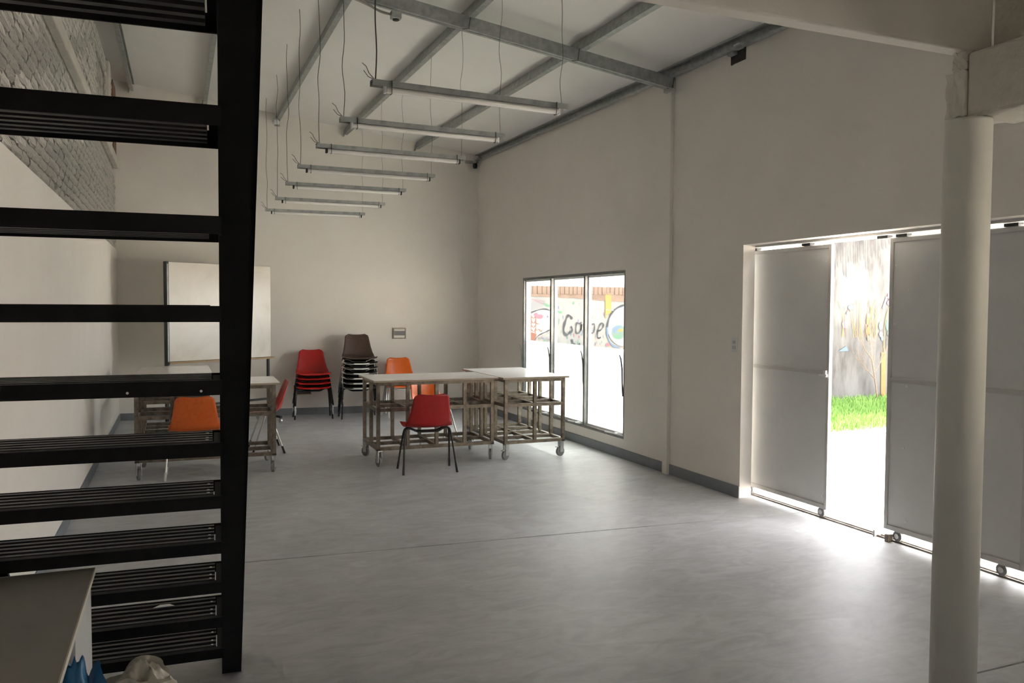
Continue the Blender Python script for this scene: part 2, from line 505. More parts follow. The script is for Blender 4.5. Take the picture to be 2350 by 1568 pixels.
# ---- baseboards (grey painted skirting)
tag(MB().box(XR - 0.008, XR, 5.53, 12.0, 0, 0.10).build('baseboard_right', 'base'), 'grey skirting along the window wall', 'skirting', kind='structure')
tag(MB().box(XL, XL + 0.008, -2.5, 12.4, 0, 0.10).build('baseboard_left', 'base'), 'grey skirting along the left wall', 'skirting', kind='structure')
tag(MB().prism([(XL + 0.01, yback(XL) - 0.008, 0), (XR - 0.01, yback(XR) - 0.008, 0), (XR - 0.01, yback(XR) - 0.008, 0.10), (XL + 0.01, yback(XL) - 0.008, 0.10)], (0, 0.008, 0)).build('baseboard_back', 'base'), 'grey skirting along the far end wall', 'skirting', kind='structure')

# ---- pilaster strip under the rafter
tag(MB().box(XR - 0.04, XR, 6.575, 6.655, 0, 3.66).build('trim_1', 'wall', bevel=0.006), 'narrow white pilaster strip rising from floor to rafter', 'pilaster', kind='structure')

# ------------------------------------------------------------------ bricks of the left wall
LB, HB, DB = 0.245, 0.062, 0.031
variants = []
for k in range(8):
    b = MB()
    jx = lambda s: random.uniform(-s, s)
    ny = 4
    vs = []
    for iy in range(ny + 1):
        for (x, z) in ((0, 0), (0, HB), (DB * 0.7, HB), (DB, HB * 0.72), (DB, HB * 0.28), (DB * 0.7, 0)):
            y = iy / ny * LB
            vs.append((x + (jx(0.007) if x > 0 else 0), y + jx(0.004), z + jx(0.005)))
    fs = []
    for iy in range(ny):
        for q in range(6):
            a, c = iy * 6 + q, iy * 6 + (q + 1) % 6
            fs.append((a, c, c + 6, a + 6))
    fs += [tuple(range(5, -1, -1)), tuple(ny * 6 + q for q in range(6))]
    b.add(vs, fs)
    me = b.mesh('brick')
    me.materials.append(M['brick_paint'])
    variants.append(me)
spots = []
z = ZP + 0.012
row = 0
while z < 4.75:
    y = 4.0 + (0.128 if row % 2 else 0.0)
    while y + LB < yback(XL):
        if z + HB < zroof(XL, y) - 0.02 and not (9.65 < y + LB / 2 < 11.0 and 3.62 < z < 4.28) and not (3.42 < z + HB / 2 < 3.60):
            q = [project((XL, y, z)), project((XL, y + LB, z + HB))]
            area = abs(q[0][0] - q[1][0]) * abs(q[0][1] - q[1][1])
            cx_, cy_ = (q[0][0] + q[1][0]) / 2, (q[0][1] + q[1][1]) / 2
            seen = 0 <= cx_ < 500 and (80 < cy_ < 262 or 325 < cy_ < 500 or 535 < cy_ < 600)
            spots.append((area if seen else area * 1e-4, y, z))
        y += LB + 0.012
    z += HB + 0.011
    row += 1
spots.sort(reverse=True)
for i, (a, y, z) in enumerate(spots[:300]):
    o = obj('brick', variants[i % 8], None, wall_left)
    o.location = (XU, y, z)
rest = MB()
for i, (a, y, z) in enumerate(spots[300:]):
    me = variants[i % 8]
    rest.add([(XU + v.co.x, y + v.co.y, z + v.co.z) for v in me.vertices], [tuple(p.vertices) for p in me.polygons])
ro = rest.build('brick_courses', 'brick_paint', wall_left)
ro['kind'] = 'stuff'
# projecting ledge along the brickwork and dark gap beneath
MB().prism([(XU, 4.0, 3.455), (XU, yback(XL), 3.475), (XU, yback(XL), 3.585), (XU, 4.0, 3.565)], (0.075, 0, 0)).build('ledge', 'rough_conc', wall_left, bevel=0.012)
# pier beside the recess near the corner
MB().box(XU, XL + 0.03, 11.02, 11.24, 3.60, 4.55).build('pier', 'concrete', wall_left, bevel=0.01)
MB().box(XU, XL + 0.012, 11.9, 12.40, 3.6, 4.55).build('raw_brick_edge', 'raw_brick', wall_left)

# ------------------------------------------------------------------ roof steel
def channel(L, w, h, t=0.004, lip=0.014):
    """C profile running along +y from 0 to L, web at x=0, flanges to +x, underside at z=0"""
    b = MB()
    b.box(0, t, 0, L, 0, h).box(t, w, 0, L, 0, t).box(t, w, 0, L, h - t, h).box(w - t, w, 0, L, t, lip).box(w - t, w, 0, L, h - lip, h - t)
    return b
purl = [(-0.60, 'galvanised purlin against the brick left wall, seen between stair treads'),
        (0.335, 'galvanised purlin seen between stair treads beside the stringer'),
        (1.32, 'galvanised purlin just right of the black stair stringer'),
        (2.28, 'galvanised purlin above the left ends of the hanging lamps'),
        (3.337, 'galvanised purlin crossing the middle of the ceiling right of the lamps'),
        (4.32, 'galvanised purlin running along the top of the window wall')]
for x, lab in purl:
    y0, y1 = YF + 0.05, yback(x) - 0.02
    L = y1 - y0
    t = thing('roof_purlin', lab, 'purlin', (x, y0, zpurlin(x, y0)), group='roof purlins')
    t.rotation_euler = (math.atan(0.0175), math.atan(0.137), 0)
    c = channel(L, 0.05, 0.098)
    if x > 4:
        c.v = [(-a, bb, cc) for a, bb, cc in c.v]
    c.build('channel', 'galv', t)
    b = MB()
    b.box(-0.012, 0.0, L - 0.08, L - 0.005, -0.035, 0.06)
    b.build('end_cleat', 'galv', t)
# rafter: boxed pair of channels under the purlins, falling to the window wall
rf = thing('roof_rafter', 'large galvanised box rafter crossing the ceiling under the purlins', 'rafter', (4.365, 6.56, 3.662))
rf.rotation_euler = (0, math.atan(0.137), 0)
LR = 5.12
MB().box(-LR, 0, 0.0, 0.006, 0, 0.108).build('web', 'galv', rf)
MB().box(-LR, 0, 0.074, 0.08, 0, 0.108).build('web', 'galv', rf)
MB().box(-LR, 0, 0.006, 0.035, 0, 0.006).build('flange', 'galv', rf)
MB().box(-LR, 0, 0.045, 0.074, 0, 0.006).build('flange', 'galv', rf)
MB().box(-LR, 0, 0.006, 0.074, 0.102, 0.108).build('flange', 'galv', rf)
for xo in (-1.04, -2.08, -0.03, -3.1):
    b = MB()
    b.tube([(xo, -0.003, 0.112), (xo, -0.003, 0.0), (xo - 0.02, -0.004, -0.004), (xo - 0.05, 0.02, -0.006)], 0.003, 6)
    b.build('tie_wire', 'wire', rf)
MB().box(-0.07, 0.0, -0.012, 0.09, -0.03, -0.001).build('bearing_plate', 'steel', rf)

# ------------------------------------------------------------------ window in the right wall
def build_window(name, label, y0, y1, z0, z1, n, film_z, with_stays=True):
    w = thing(name, label, 'window', (0, 0, 0), kind='structure')
    fx0, fx1 = XR + 0.004, XR + 0.044
    fw = 0.032
    for (a, b_, c, e, nm) in ((y0, y1, z1 - fw, z1, 'head_frame'), (y0, y1, z0, z0 + fw, 'sill_frame'), (y0, y0 + fw, z0 + fw, z1 - fw, 'jamb_frame'), (y1 - fw, y1, z0 + fw, z1 - fw, 'jamb_frame')):
        MB().box(fx0, fx1, a, b_, c, e).build(nm, 'win_frame', w, bevel=0.003)
    step = (y1 - y0) / n
    for i in range(1, n):
        y = y0 + i * step
        MB().box(fx0 - 0.012, fx1, y - 0.021, y + 0.021, z0 + fw, z1 - fw).build('mullion', 'win_frame', w, bevel=0.003)
    for i in range(n):
        a = y0 + i * step + (fw if i == 0 else 0.018)
        b_ = y0 + (i + 1) * step - (fw if i == n - 1 else 0.018)
        # opening sash: slim steel frame outside the fixed frame
        s = MB()
        sx0, sx1, q = fx1 - 0.012, fx1 + 0.022, 0.022
        s.box(sx0, sx1, a, b_, z0 + fw, z0 + fw + q).box(sx0, sx1, a, b_, z1 - fw - q, z1 - fw)
        s.box(sx0, sx1, a, a + q, z0 + fw + q, z1 - fw - q).box(sx0, sx1, b_ - q, b_, z0 + fw + q, z1 - fw - q)
        sash = s.build('sash', 'plastic_white', w)
        MB().box(fx1 + 0.004, fx1 + 0.008, a + q, b_ - q, z0 + fw + q, z1 - fw - q).build('pane', 'glass', sash)
        if film_z:
            MB().box(fx1 + 0.0015, fx1 + 0.0035, a + q, b_ - q, z0 + fw + q, film_z).build('frosted_film', 'film', sash)
        if with_stays:
            st = MB()
            ym = a + 0.10
            st.tube([(fx0 - 0.01, ym, z0 + 0.045), (fx0 - 0.075, ym - 0.05, z0 + 0.058), (fx0 - 0.08, ym + 0.14, z0 + 0.052)], 0.009, 6)
            st.box(fx0 - 0.012, fx0, ym - 0.03, ym + 0.05, z0 + 0.03, z0 + 0.052)
            st.build('casement_stay', 'plastic_white', w)
    if with_stays:
        for i in range(n + 1):
            y = y0 + i * step + (0.015 if i == 0 else (-0.015 if i == n else 0.0))
            h = MB()
            h.tube([(fx0 - 0.004, y + 0.012, 0.66), (fx0 - 0.012, y + 0.014, 0.78), (fx0 - 0.014, y + 0.018, 0.95), (fx0 - 0.022, y + 0.032, 1.06), (fx0 - 0.03, y + 0.05, 1.10)], [0.009, 0.009, 0.009, 0.008, 0.006], 6)
            h.build('lever_handle', 'win_frame', w)
    return w
build_window('window_1', 'tall three-light steel window with frosted lower panes facing the mural', *W1, 3, 1.155)
build_window('window_2', 'side window in the right wall behind the viewer', *W2, 2, None, False)
w3 = thing('added_window_3', 'small unseen window added behind the viewer for light', 'window', kind='structure')  # added out of view to light the edge board from behind
for (a, b_, c, e) in ((WF[0], WF[1], WF[2], WF[2] + 0.04), (WF[0], WF[1], WF[3] - 0.04, WF[3]), (WF[0], WF[0] + 0.04, WF[2] + 0.04, WF[3] - 0.04), (WF[1] - 0.04, WF[1], WF[2] + 0.04, WF[3] - 0.04), (1.48, 1.52, WF[2] + 0.04, WF[3] - 0.04)):
    MB().box(a, b_, YF - 0.08, YF - 0.04, c, e).build('frame', 'win_frame', w3)  # frame of the added unseen window
for (a, b_) in ((WF[0] + 0.04, 1.48), (1.52, WF[1] - 0.04)):
    MB().box(a, b_, YF - 0.062, YF - 0.057, WF[2] + 0.04, WF[3] - 0.04).build('pane', 'glass', w3)  # panes of the added unseen window

# ------------------------------------------------------------------ sliding doors
def door_leaf(name, label, y0, y1, wheel_y, holes):
    X0, X1 = 4.535, 4.565
    Z0, Z1, ZM = 0.075, 2.088, 1.115
    d = thing(name, label, 'door', (0, 0, 0), kind='structure')
    MB().box(X0 + 0.010, X1 - 0.006, y0 + 0.02, y1 - 0.02, Z0 + 0.02, ZM - 0.012).build('lower_sheet', 'door', d)
    MB().box(X0 + 0.010, X1 - 0.006, y0 + 0.02, y1 - 0.02, ZM + 0.012, Z1 - 0.02).build('upper_sheet', 'door', d)
    for (a, b_, c, e, nm) in ((y0, y0 + 0.028, Z0, Z1, 'stile'), (y1 - 0.028, y1, Z0, Z1, 'stile'), (y0 + 0.028, y1 - 0.028, Z0, Z0 + 0.035, 'bottom_rail'), (y0 + 0.028, y1 - 0.028, Z1 - 0.03, Z1, 'top_rail'), (y0 + 0.028, y1 - 0.028, ZM - 0.016, ZM + 0.016, 'middle_rail')):
        MB().box(X0, X1, a, b_, c, e).build(nm, 'door_frame', d, bevel=0.003)
    for wy in wheel_y:
        wh = MB()
        wh.tube([(X0 + 0.002, wy, 0.047), (X1 - 0.002, wy, 0.047)], 0.036, 20)
        wo = wh.build('wheel', 'rubber', d)
        hb = MB()
        hb.tube([(X0 - 0.004, wy, 0.047), (X1, wy, 0.047)], 0.018, 14)
        hb.build('hub', 'steel', wo)
        MB().box(X0 + 0.006, X1 - 0.006, wy - 0.02, wy + 0.02, 0.055, Z0 + 0.002).build('wheel_bracket', 'steel', d)
    for (hy, hz) in holes:
        MB().tube([(X0 + 0.006, hy, hz), (X0 + 0.012, hy, hz)], 0.007, 10).build('rivet', 'white_cap', d)
    return d
d1 = door_leaf('door_1', 'grey metal sliding door leaf beside the light switch, left of the gap', 4.715, 5.72, (4.77, 5.6), [(4.80, 1.97), (4.77, 1.96), (4.765, 0.17)])
lt = MB()
lt.box(4.522, 4.535, 4.735, 4.76, 1.085, 1.135).box(4.515, 4.522, 4.72, 4.80, 1.09, 1.105)
lt.build('latch_plate', 'plastic_white', d1)
d2 = door_leaf('door_2', 'grey metal sliding door leaf partly behind the round column', 3.16, 4.175, (4.06, 3.3), [(4.02, 1.73), (4.02, 1.08), (4.03, 0.66), (4.0, 0.16), (4.13, 1.90), (4.13, 1.50)])
d3 = door_leaf('door_3', 'grey metal sliding door leaf at the right edge beyond the column', 2.14, 3.155, (3.05, 2.3), [])
# head guide: pale rail with dark clips
hd = thing('trim_2', 'pale metal guide rail under the doorway head with dark clips', 'rail', kind='structure')
MB().box(4.49, 4.53, 2.14, 5.75, 2.112, 2.135).build('rail', 'door_frame', hd)
MB().box(4.575, 4.60, 2.14, 5.75, 2.10, 2.16).build('rail', 'door_frame', hd)
for y in (5.60, 4.98, 4.24, 4.08, 3.3):
    MB().box(4.53, 4.575, y - 0.045, y + 0.045, 2.09, 2.11).build('clip', 'dark', hd)
tk = thing('trim_3', 'steel floor track along the doorway threshold with stop blocks', 'track', kind='structure')
MB().box(4.545, 4.556, 2.14, 5.75, 0.0, 0.011).build('track', 'rusty', tk)
MB().box(4.58, 4.602, 2.14, 5.75, -0.02, 0.012).build('threshold_angle', 'rusty', tk)
MB().box(4.50, 4.545, 4.10, 4.13, 0.0, 0.05).build('stop_block', 'rusty', tk)
MB().box(4.52, 4.60, 4.235, 4.25, 0.0, 0.045).build('stop_block', 'kerb', tk)

# ------------------------------------------------------------------ mezzanine edge, beams, column
tag(MB().box(0.5, 2.86, 2.18, 2.25, 2.563, 2.98).build('edge_board', 'concrete', bevel=0.008), 'pale upstand board along the mezzanine edge at top right', 'edge beam')
sl = MB()
sl.box(0.5, XR - 0.002, YF + 0.01, 2.18, 2.98, 3.1)
tag(sl.build('mezzanine_slab', 'concrete'), 'mezzanine floor slab overhead behind the pale edge board', 'slab', kind='structure')
cb = thing('concrete_beam', 'rough pale concrete beam resting on the round column', 'beam')
MB().box(2.70, 2.95, YF + 0.02, 2.155, 2.305, 2.545).build('beam_body', 'rough_conc', cb, bevel=0.012)
def rough_block(x0, x1, y0, y1, z0, z1, nm, m, par, seed):
    rnd = random.Random(seed)
    bm = bmesh.new()
    bmesh.ops.create_cube(bm, size=1.0)
    bmesh.ops.subdivide_edges(bm, edges=bm.edges[:], cuts=5, use_grid_fill=True)
    for v in bm.verts:
        v.co = Vector((x0 + (v.co.x + 0.5) * (x1 - x0), y0 + (v.co.y + 0.5) * (y1 - y0), z0 + (v.co.z + 0.5) * (z1 - z0)))
        v.co += Vector([rnd.uniform(-0.004, 0.004) for _ in range(3)])
    me = bpy.data.meshes.new(nm)
    bm.to_mesh(me)
    bm.free()
    return obj(nm, me, m, par)
rough_block(2.692, 2.94, 2.157, 2.235, 2.318, 2.485, 'corbel', 'concrete', cb, 3)
rough_block(2.70, 2.94, 2.157, 2.215, 2.485, 2.556, 'packing', 'rough_conc', cb, 4)
tag(MB().box(2.865, 3.12, YF + 0.02, 2.178, 2.546, 2.978).build('upper_beam', 'rough_conc'), 'shaded beam above the concrete beam at the top right corner', 'beam')
col = thing('round_column', 'white round column standing in front of the sliding doors', 'column', (2.725, 2.165, 0))
MB().lathe([(0.081, 0.0), (0.081, 2.29), (0.079, 2.301), (0.0, 2.303)], 48).build('shaft', 'column', col, smooth=False)
for o in col.children:
    for p in o.data.polygons:
        p.use_smooth = len(p.vertices) == 4 and abs(p.normal.z) < 0.5

# ------------------------------------------------------------------ steel stair
stair = thing('steel_stair', 'black steel open stair with slatted treads filling the left foreground', 'stair', (0.163, 3.479, 0), -math.atan(0.043))
RUN, RISE, Z1T, TD = 0.193, 0.201, 0.193, 0.262
SL = RISE / RUN
NT = 12
def stringer(x0, x1, flange_to, nm):
    """C channel along the slope: web plus two flanges"""
    # near edge passes (y=0, z=Z1T+0.015); far edge is 0.25 further along y
    zt_ = 2.75
    e, tw, tf = 0.25, 0.012, 0.018
    def line(off, z):     # y on a line parallel to the slope, off = distance along y behind the near edge
        return off - (z - (Z1T + 0.015)) / SL
    def plate(xa_, xb_, o0, o1):
        zl, zh = 0.0, zt_
        return MB().prism([(xa_, line(o0, zl), zl), (xa_, line(o1, zl), zl), (xa_, line(o1, zh), zh), (xa_, line(o0, zh), zh)], (xb_ - xa_, 0, 0))
    s = MB()
    web = (x1 - tw, x1) if flange_to < 0 else (x0, x0 + tw)
    for (a, b_, o0, o1) in ((*web, 0, e), (x0, x1, 0, tf), (x0, x1, e - tf, e)):
        q = plate(a, b_, o0, o1)
        s.add(q.v, q.f)
    return s.build(nm, 'black', stair)
stringer(-0.007, 0.072, -1, 'stringer')
stringer(-0.80, -0.725, 1, 'stringer')
tread_frame = MB()
W = 0.72
tread_frame.box(-W, -0.002, 0, 0.006, -0.040, 0.0)            # near angle, upright leg
tread_frame.box(-W, -0.002, 0.006, 0.03, -0.006, 0.0)
tread_frame.box(-W, -0.002, TD - 0.006, TD, -0.040, 0.0)
for xx in (-W, -0.026):
    tread_frame.box(xx, xx + 0.024, 0.006, TD - 0.006, -0.012, -0.006)
    tread_frame.box(xx if xx < -0.1 else xx + 0.018, xx + 0.006 if xx < -0.1 else xx + 0.024, 0.006, TD - 0.006, -0.040, -0.012)
tfm = tread_frame.mesh('tread')
tfm.materials.append(M['black'])
slm = MB().box(-W + 0.004, -0.03, 0, 0.020, -0.034, 0.002).mesh('slat')
slm.materials.append(M['slat'])
bolt = MB().tube([(0, 0, 0), (0, 0, 0.002)], 0.005, 8).mesh('bolt')
bolt.materials.append(M['steel'])
for n in range(NT):
    t = obj('tread', tfm, None, stair)
    t.location = (0, -n * RUN, Z1T + n * RISE)
    for k in range(5):
        s = obj('slat', slm, None, t)
        s.location = (0, 0.036 + k * 0.045, 0)
    for k in ((0, 1, 3) if n < 6 else ()):
        s = obj('bolt', bolt, None, t)
        s.location = (-0.045, 0.048 + k * 0.045, 0.002)
# two round bolt heads on the near face of the tread at table height
for xx in (-0.235, -0.055):
    MB().tube([(xx, -0.003, -0.028), (xx, 0.0, -0.028)], 0.0035, 10).build('rivet', 'white_cap', [c for c in stair.children if c.name.startswith('tread')][6])
tag(MB().prism([(-0.1, 3.475, 0.397), (-0.02, 3.472, 0.397), (-0.04, 3.50, 0.397), (-0.075, 3.502, 0.397)], (0, 0, 0.002)).build('paper_scrap', 'plastic_white'), 'small scrap of pale paper lying on a lower stair tread', 'paper')

# ------------------------------------------------------------------ work tables
def make_table():
    L, Wd, H = 1.31, 0.76, 0.87
    t = thing('work_table', '', 'table')
    tp = MB().box(-L / 2, L / 2, -Wd / 2, Wd / 2, H - 0.02, H).build('table_top', 'white_top', t, bevel=0.002)
    for (a, b_, c, e) in ((-L / 2 - .0015, L / 2 + .0015, -Wd / 2 - .0015, -Wd / 2), (-L / 2 - .0015, L / 2 + .0015, Wd / 2, Wd / 2 + .0015), (-L / 2 - .0015, -L / 2, -Wd / 2, Wd / 2), (L / 2, L / 2 + .0015, -Wd / 2, Wd / 2)):
        MB().box(a, b_, c, e, H - 0.02, H - 0.003).build('edge_band', 'edge_wood', tp)
    s = 0.034
    lx, ly = L / 2 - 0.035, Wd / 2 - 0.03
    zb, zm, ztp = 0.165, 0.555, H - 0.02 - s
    xs = [-lx + i * (2 * lx - s) / 4 for i in range(5)]
    post = MB().box(0, s, 0, s, zb, H - 0.02).mesh('post'); post.materials.append(M['rusty'])
    for x in xs:
        for y in (-ly, ly - s):
            obj('post', post, None, t).location = (x, y, 0)
    for x in (xs[0], xs[4]):
        obj('post', post, None, t).location = (x, -s / 2, 0)
    rl = MB().box(-lx, lx, 0, s, 0, s).mesh('long_rail'); rl.materials.append(M['rusty'])
    rs_ = MB().box(0, s, -ly + s, ly - s, 0, s).mesh('cross_rail'); rs_.materials.append(M['rusty'])
    for z in (zb, zm, ztp):
        for y in (-ly, ly - s):
            obj('long_rail', rl, None, t).location = (0, y, z)
        for x in (xs[0], xs[4]):
            obj('cross_rail', rs_, None, t).location = (x, 0, z)
    for z in (zb, zm):
        obj('long_rail', rl, None, t).location = (0, -s / 2, z + 0.001)
        for x in xs[1:4]:
            obj('cross_rail', rs_, None, t).location = (x, 0, z)
    # casters
    fork = MB().box(-0.024, 0.024, -0.03, 0.03, 0.155, 0.165).box(-0.022, -0.017, -0.02, 0.028, 0.045, 0.155).box(0.017, 0.022, -0.02, 0.028, 0.045, 0.155).mesh('caster_fork'); fork.materials.append(M['steel'])
    wheel = MB().tube([(-0.014, 0.012, 0.052), (-0.010, 0.012, 0.052), (0.010, 0.012, 0.052), (0.014, 0.012, 0.052)], [0.046, 0.052, 0.052, 0.046], 22).mesh('caster_wheel'); wheel.materials.append(M['rubber'])
    brake = MB().box(-0.012, 0.012, 0.035, 0.07, 0.098, 0.106).mesh('brake_pedal'); brake.materials.append(M['steel'])
    for i, (x, y) in enumerate(((-lx + 0.03, -ly + 0.03), (lx - 0.03, -ly + 0.03), (-lx + 0.03, ly - 0.03), (lx - 0.03, ly - 0.03))):
        fo = obj('caster_fork', fork, None, t)
        fo.location = (x, y, 0)
        fo.rotation_euler.z = (0.25, -0.35, 0.5, 2.6)[i]
        obj('caster_wheel', wheel, None, fo)
        obj('brake_pedal', brake, None, fo)
    for i, x in enumerate((-lx, lx - s)):
        MB().box(x - 0.001, x + s + 0.001, -ly - 0.001, -ly + s + 0.001, zb - 0.001, zb + 0.018).build('corner_cap', 'dark', t) if True else None
    return t
T1 = make_table()
tabs = [((2.446, 8.245), 0.0 - 0.012, 'wheeled steel work table behind the single red chair'),
        ((3.502, 8.43), PI / 2, 'wheeled steel work table standing lengthwise beside the tall window'),
        ((0.262, 8.40), -0.03, 'wheeled steel work table behind the orange chair, seen past the stair'),
        ((-0.03, 9.965), PI / 2, 'farther wheeled work table in front of the whiteboard, behind the stair')]
for i, (p, a, lab) in enumerate(tabs):
    t = T1 if i == 0 else copy_tree(T1)
    t.location = (p[0], p[1], 0)
    t.rotation_euler.z = a
    t['label'] = lab
    t['category'] = 'table'
    t['group'] = 'wheeled work tables with white tops'

# ------------------------------------------------------------------ chairs
def catmull(pts, n):
    out = []
    P = [Vector(p) for p in pts]
    P = [P[0] * 2 - P[1]] + P + [P[-1] * 2 - P[-2]]
    for i in range(1, len(P) - 2):
        for k in range(n):
            t = k / n
            a, b_, c, e = P[i - 1], P[i], P[i + 1], P[i + 2]
            out.append(0.5 * ((2 * b_) + (c - a) * t + (2 * a - 5 * b_ + 4 * c - e) * t * t + (3 * b_ - a - 3 * c + e) * t ** 3))
    out.append(P[-2])
    return out
def shell_mesh():
    prof = catmull([(-0.245, 0.775), (-0.222, 0.69), (-0.196, 0.60), (-0.172, 0.52), (-0.148, 0.468), (-0.095, 0.438), (-0.01, 0.430), (0.09, 0.438), (0.165, 0.449), (0.203, 0.446), (0.218, 0.432)], 4)
    wid = catmull([(0, 0.166), (0, 0.178), (0, 0.192), (0, 0.208), (0, 0.219), (0, 0.230), (0, 0.237), (0, 0.239), (0, 0.238), (0, 0.235), (0, 0.231)], 4)
    n, m = len(prof), 17
    # arc length for rounding the top and front corners
    s = [0.0]
    for i in range(1, n):
        s.append(s[-1] + (prof[i] - prof[i - 1]).length)
    S = s[-1]
    vs, fs = [], []
    for i in range(n):
        w = wid[i].y
        R = 0.05
        dd = s[i]
        if dd < R:
            w -= R - math.sqrt(max(0, R * R - (R - dd) ** 2))
        R2 = 0.04
        de = S - s[i]
        if de < R2:
            w -= R2 - math.sqrt(max(0, R2 * R2 - (R2 - de) ** 2))
        u = s[i] / S
        backf = max(0.0, 1 - u / 0.52)          # 1 at back top, 0 on the seat
        t = (prof[min(i + 1, n - 1)] - prof[max(i - 1, 0)]).normalized()
        nrm = Vector((-t.y, t.x))               # towards the sitter
        if nrm.y < 0 and u > 0.6:
            nrm = -nrm
        if nrm.x < 0 and u < 0.5:
            nrm = -nrm
        dish = 0.036 * (0.35 + 0.65 * math.sin(PI * min(1, u / 0.62))) if u < 0.62 else 0.014
        if 0.3 < u < 0.6:
            dish += 0.022 * math.sin(PI * (u - 0.3) / 0.3)
        for k in range(m):
            v = -1 + 2 * k / (m - 1)
            q = prof[i] + nrm * (dish * abs(v) ** 2.4)
            # rim rolls outward a little, low waist of the top edge dips in the middle
            z = q.y - (0.008 * (1 - v * v) if i < 3 else 0)
            vs.append((v * w, q.x, z))
    for i in range(n - 1):
        for k in range(m - 1):
            a = i * m + k
            fs.append((a, a + 1, a + m + 1, a + m))
    me = bpy.data.meshes.new('seat_shell')
    me.from_pydata(vs, [], fs)
    bm = bmesh.new()
    bm.from_mesh(me)
    bmesh.ops.recalc_face_normals(bm, faces=bm.faces)
    bmesh.ops.solidify(bm, geom=bm.faces[:], thickness=0.006)
    # turned-down rim
    bm.to_mesh(me)
    bm.free()
    for p in me.polygons:
        p.use_smooth = True
    return me
SHELL = shell_mesh()
def trim_mesh():
    pts = [(v * 0.234, 0.216 - 0.035 * abs(v) ** 6 - 0.02 * abs(v) ** 2, 0.436 + 0.012 * abs(v) ** 2.4) for v in [k / 8 for k in range(-8, 9)]]
    pts = [(-0.241, 0.02, 0.452), (-0.241, 0.10, 0.456), (-0.239, 0.135, 0.456)] + pts[1:-1] + [(0.239, 0.135, 0.456), (0.241, 0.10, 0.456), (0.241, 0.02, 0.452)]
    return MB().tube(pts, 0.0115, 8).mesh('edge_trim', True)
TRIM = trim_mesh()
def leg_mesh(sx, sy):
    """foot -> shoulder -> bend inwards under the seat"""
    b = MB()
    top = catmull([(0.262, sy * 0.168, 0.0), (0.243, sy * 0.095, 0.22), (0.226, sy * 0.040, 0.375), (0.212, sy * 0.030, 0.414), (0.185, sy * 0.030, 0.424), (0.150, sy * 0.032, 0.414), (0.118, sy * 0.036, 0.398)], 4)
    b.tube([(sx * p.x, p.y, p.z) for p in top], 0.0095, 8)
    return b.mesh('leg', True)
def rail_mesh(sy):
    return MB().tube([(-0.118, sy * 0.036, 0.398), (-0.09, sy * 0.037, 0.390), (0.09, sy * 0.037, 0.390), (0.118, sy * 0.036, 0.398)], 0.0095, 8).mesh('seat_rail', True)
LEGS = {(a, b_): leg_mesh(a, b_) for a in (-1, 1) for b_ in (-1, 1)}
RAILS = {b_: rail_mesh(b_) for b_ in (-1, 1)}
def cap_mesh(sx, sy):
    return MB().tube([(sx * 0.2625, sy * 0.169, 0.0), (sx * 0.2555, sy * 0.142, 0.08)], 0.0115, 8).mesh('foot_cap', True)
CAPS = {(a, b_): cap_mesh(a, b_) for a in (-1, 1) for b_ in (-1, 1)}
cache = {}
def tinted(me, m):
    k = (me.name, m)
    if k not in cache:
        c = me.copy()
        c.materials.clear()
        c.materials.append(M[m])
        cache[k] = c
    return cache[k]
def chair(label, shell, tube, loc, rz, group, cap='tube_black', tilt=0.0, edge=None):
    c = thing('shell_chair', label, 'chair', loc, rz, group)
    obj('seat_shell', tinted(SHELL, shell), None, c)
    for k, me in LEGS.items():
        l = obj('leg', tinted(me, tube), None, c)
        obj('foot_cap', tinted(CAPS[k], cap), None, l)
    for me in RAILS.values():
        obj('seat_rail', tinted(me, tube), None, c)
    if tilt:
        c.rotation_euler.x = tilt
    if edge:
        obj('edge_trim', tinted(TRIM, edge), None, c)
    return c
G = 'moulded shell chairs'
chair('single red shell chair facing away in front of the work table', 'dark_red', 'tube_black', (2.248, 7.593, 0), -0.085, G)
chair('orange shell chair with pale legs pushed under the table, seen between stair treads', 'dull_orange', 'chrome', (0.15, 8.11, 0), -0.03, G, 'white_cap')
chair('red shell chair sideways behind the left work table, beside the stair stringer', 'red', 'chrome', (0.90, 9.30, 0), PI / 2, G)
chair('orange shell chair seen through the frame of the middle work table', 'orange', 'chrome', (2.74, 9.04, 0), PI + 0.28, G, 'white_cap')
names = ['bottom', 'second from the bottom', 'third from the bottom', 'top']
for i in range(4):
    chair('%s red shell chair of the red stack with black legs' % names[i], 'red', 'tube_black', (1.79, 11.80 - 0.008 * i, 0.066 * i), PI - 0.06 + 0.02 * (i % 2), 'red chairs stacked by the end wall', 'white_cap' if i in (1, 2) else 'tube_black')
ords = ['lowest', 'second lowest', 'third lowest', 'fourth from the floor', 'fifth from the floor', 'sixth from the floor']
for i in range(7):
    z = 0.0705 * i
    y = 11.63 - 0.006 * i
    if i < 6:
        chair('%s dark cream-edged shell chair in the tall stack under the brown one' % ords[i], 'charcoal', 'tube_black' if i < 4 else 'chrome', (2.415, y, z), PI - 0.05 + 0.012 * (i % 3), 'chairs of the tall stack', edge='cream')
    else:
        chair('brown shell chair with chrome legs on top of the tall stack', 'brown', 'chrome', (2.415, y, z), PI - 0.06, 'chairs of the tall stack')
chair('lower orange shell chair of the pair stacked at the end wall', 'orange', 'chrome', (3.05, 11.60, 0), PI + 0.10, 'orange chairs stacked by the end wall', 'white_cap')
chair('upper orange shell chair of the pair stacked at the end wall', 'orange', 'chrome', (3.035, 11.585, 0.07), PI - 0.04, 'orange chairs stacked by the end wall', 'white_cap')

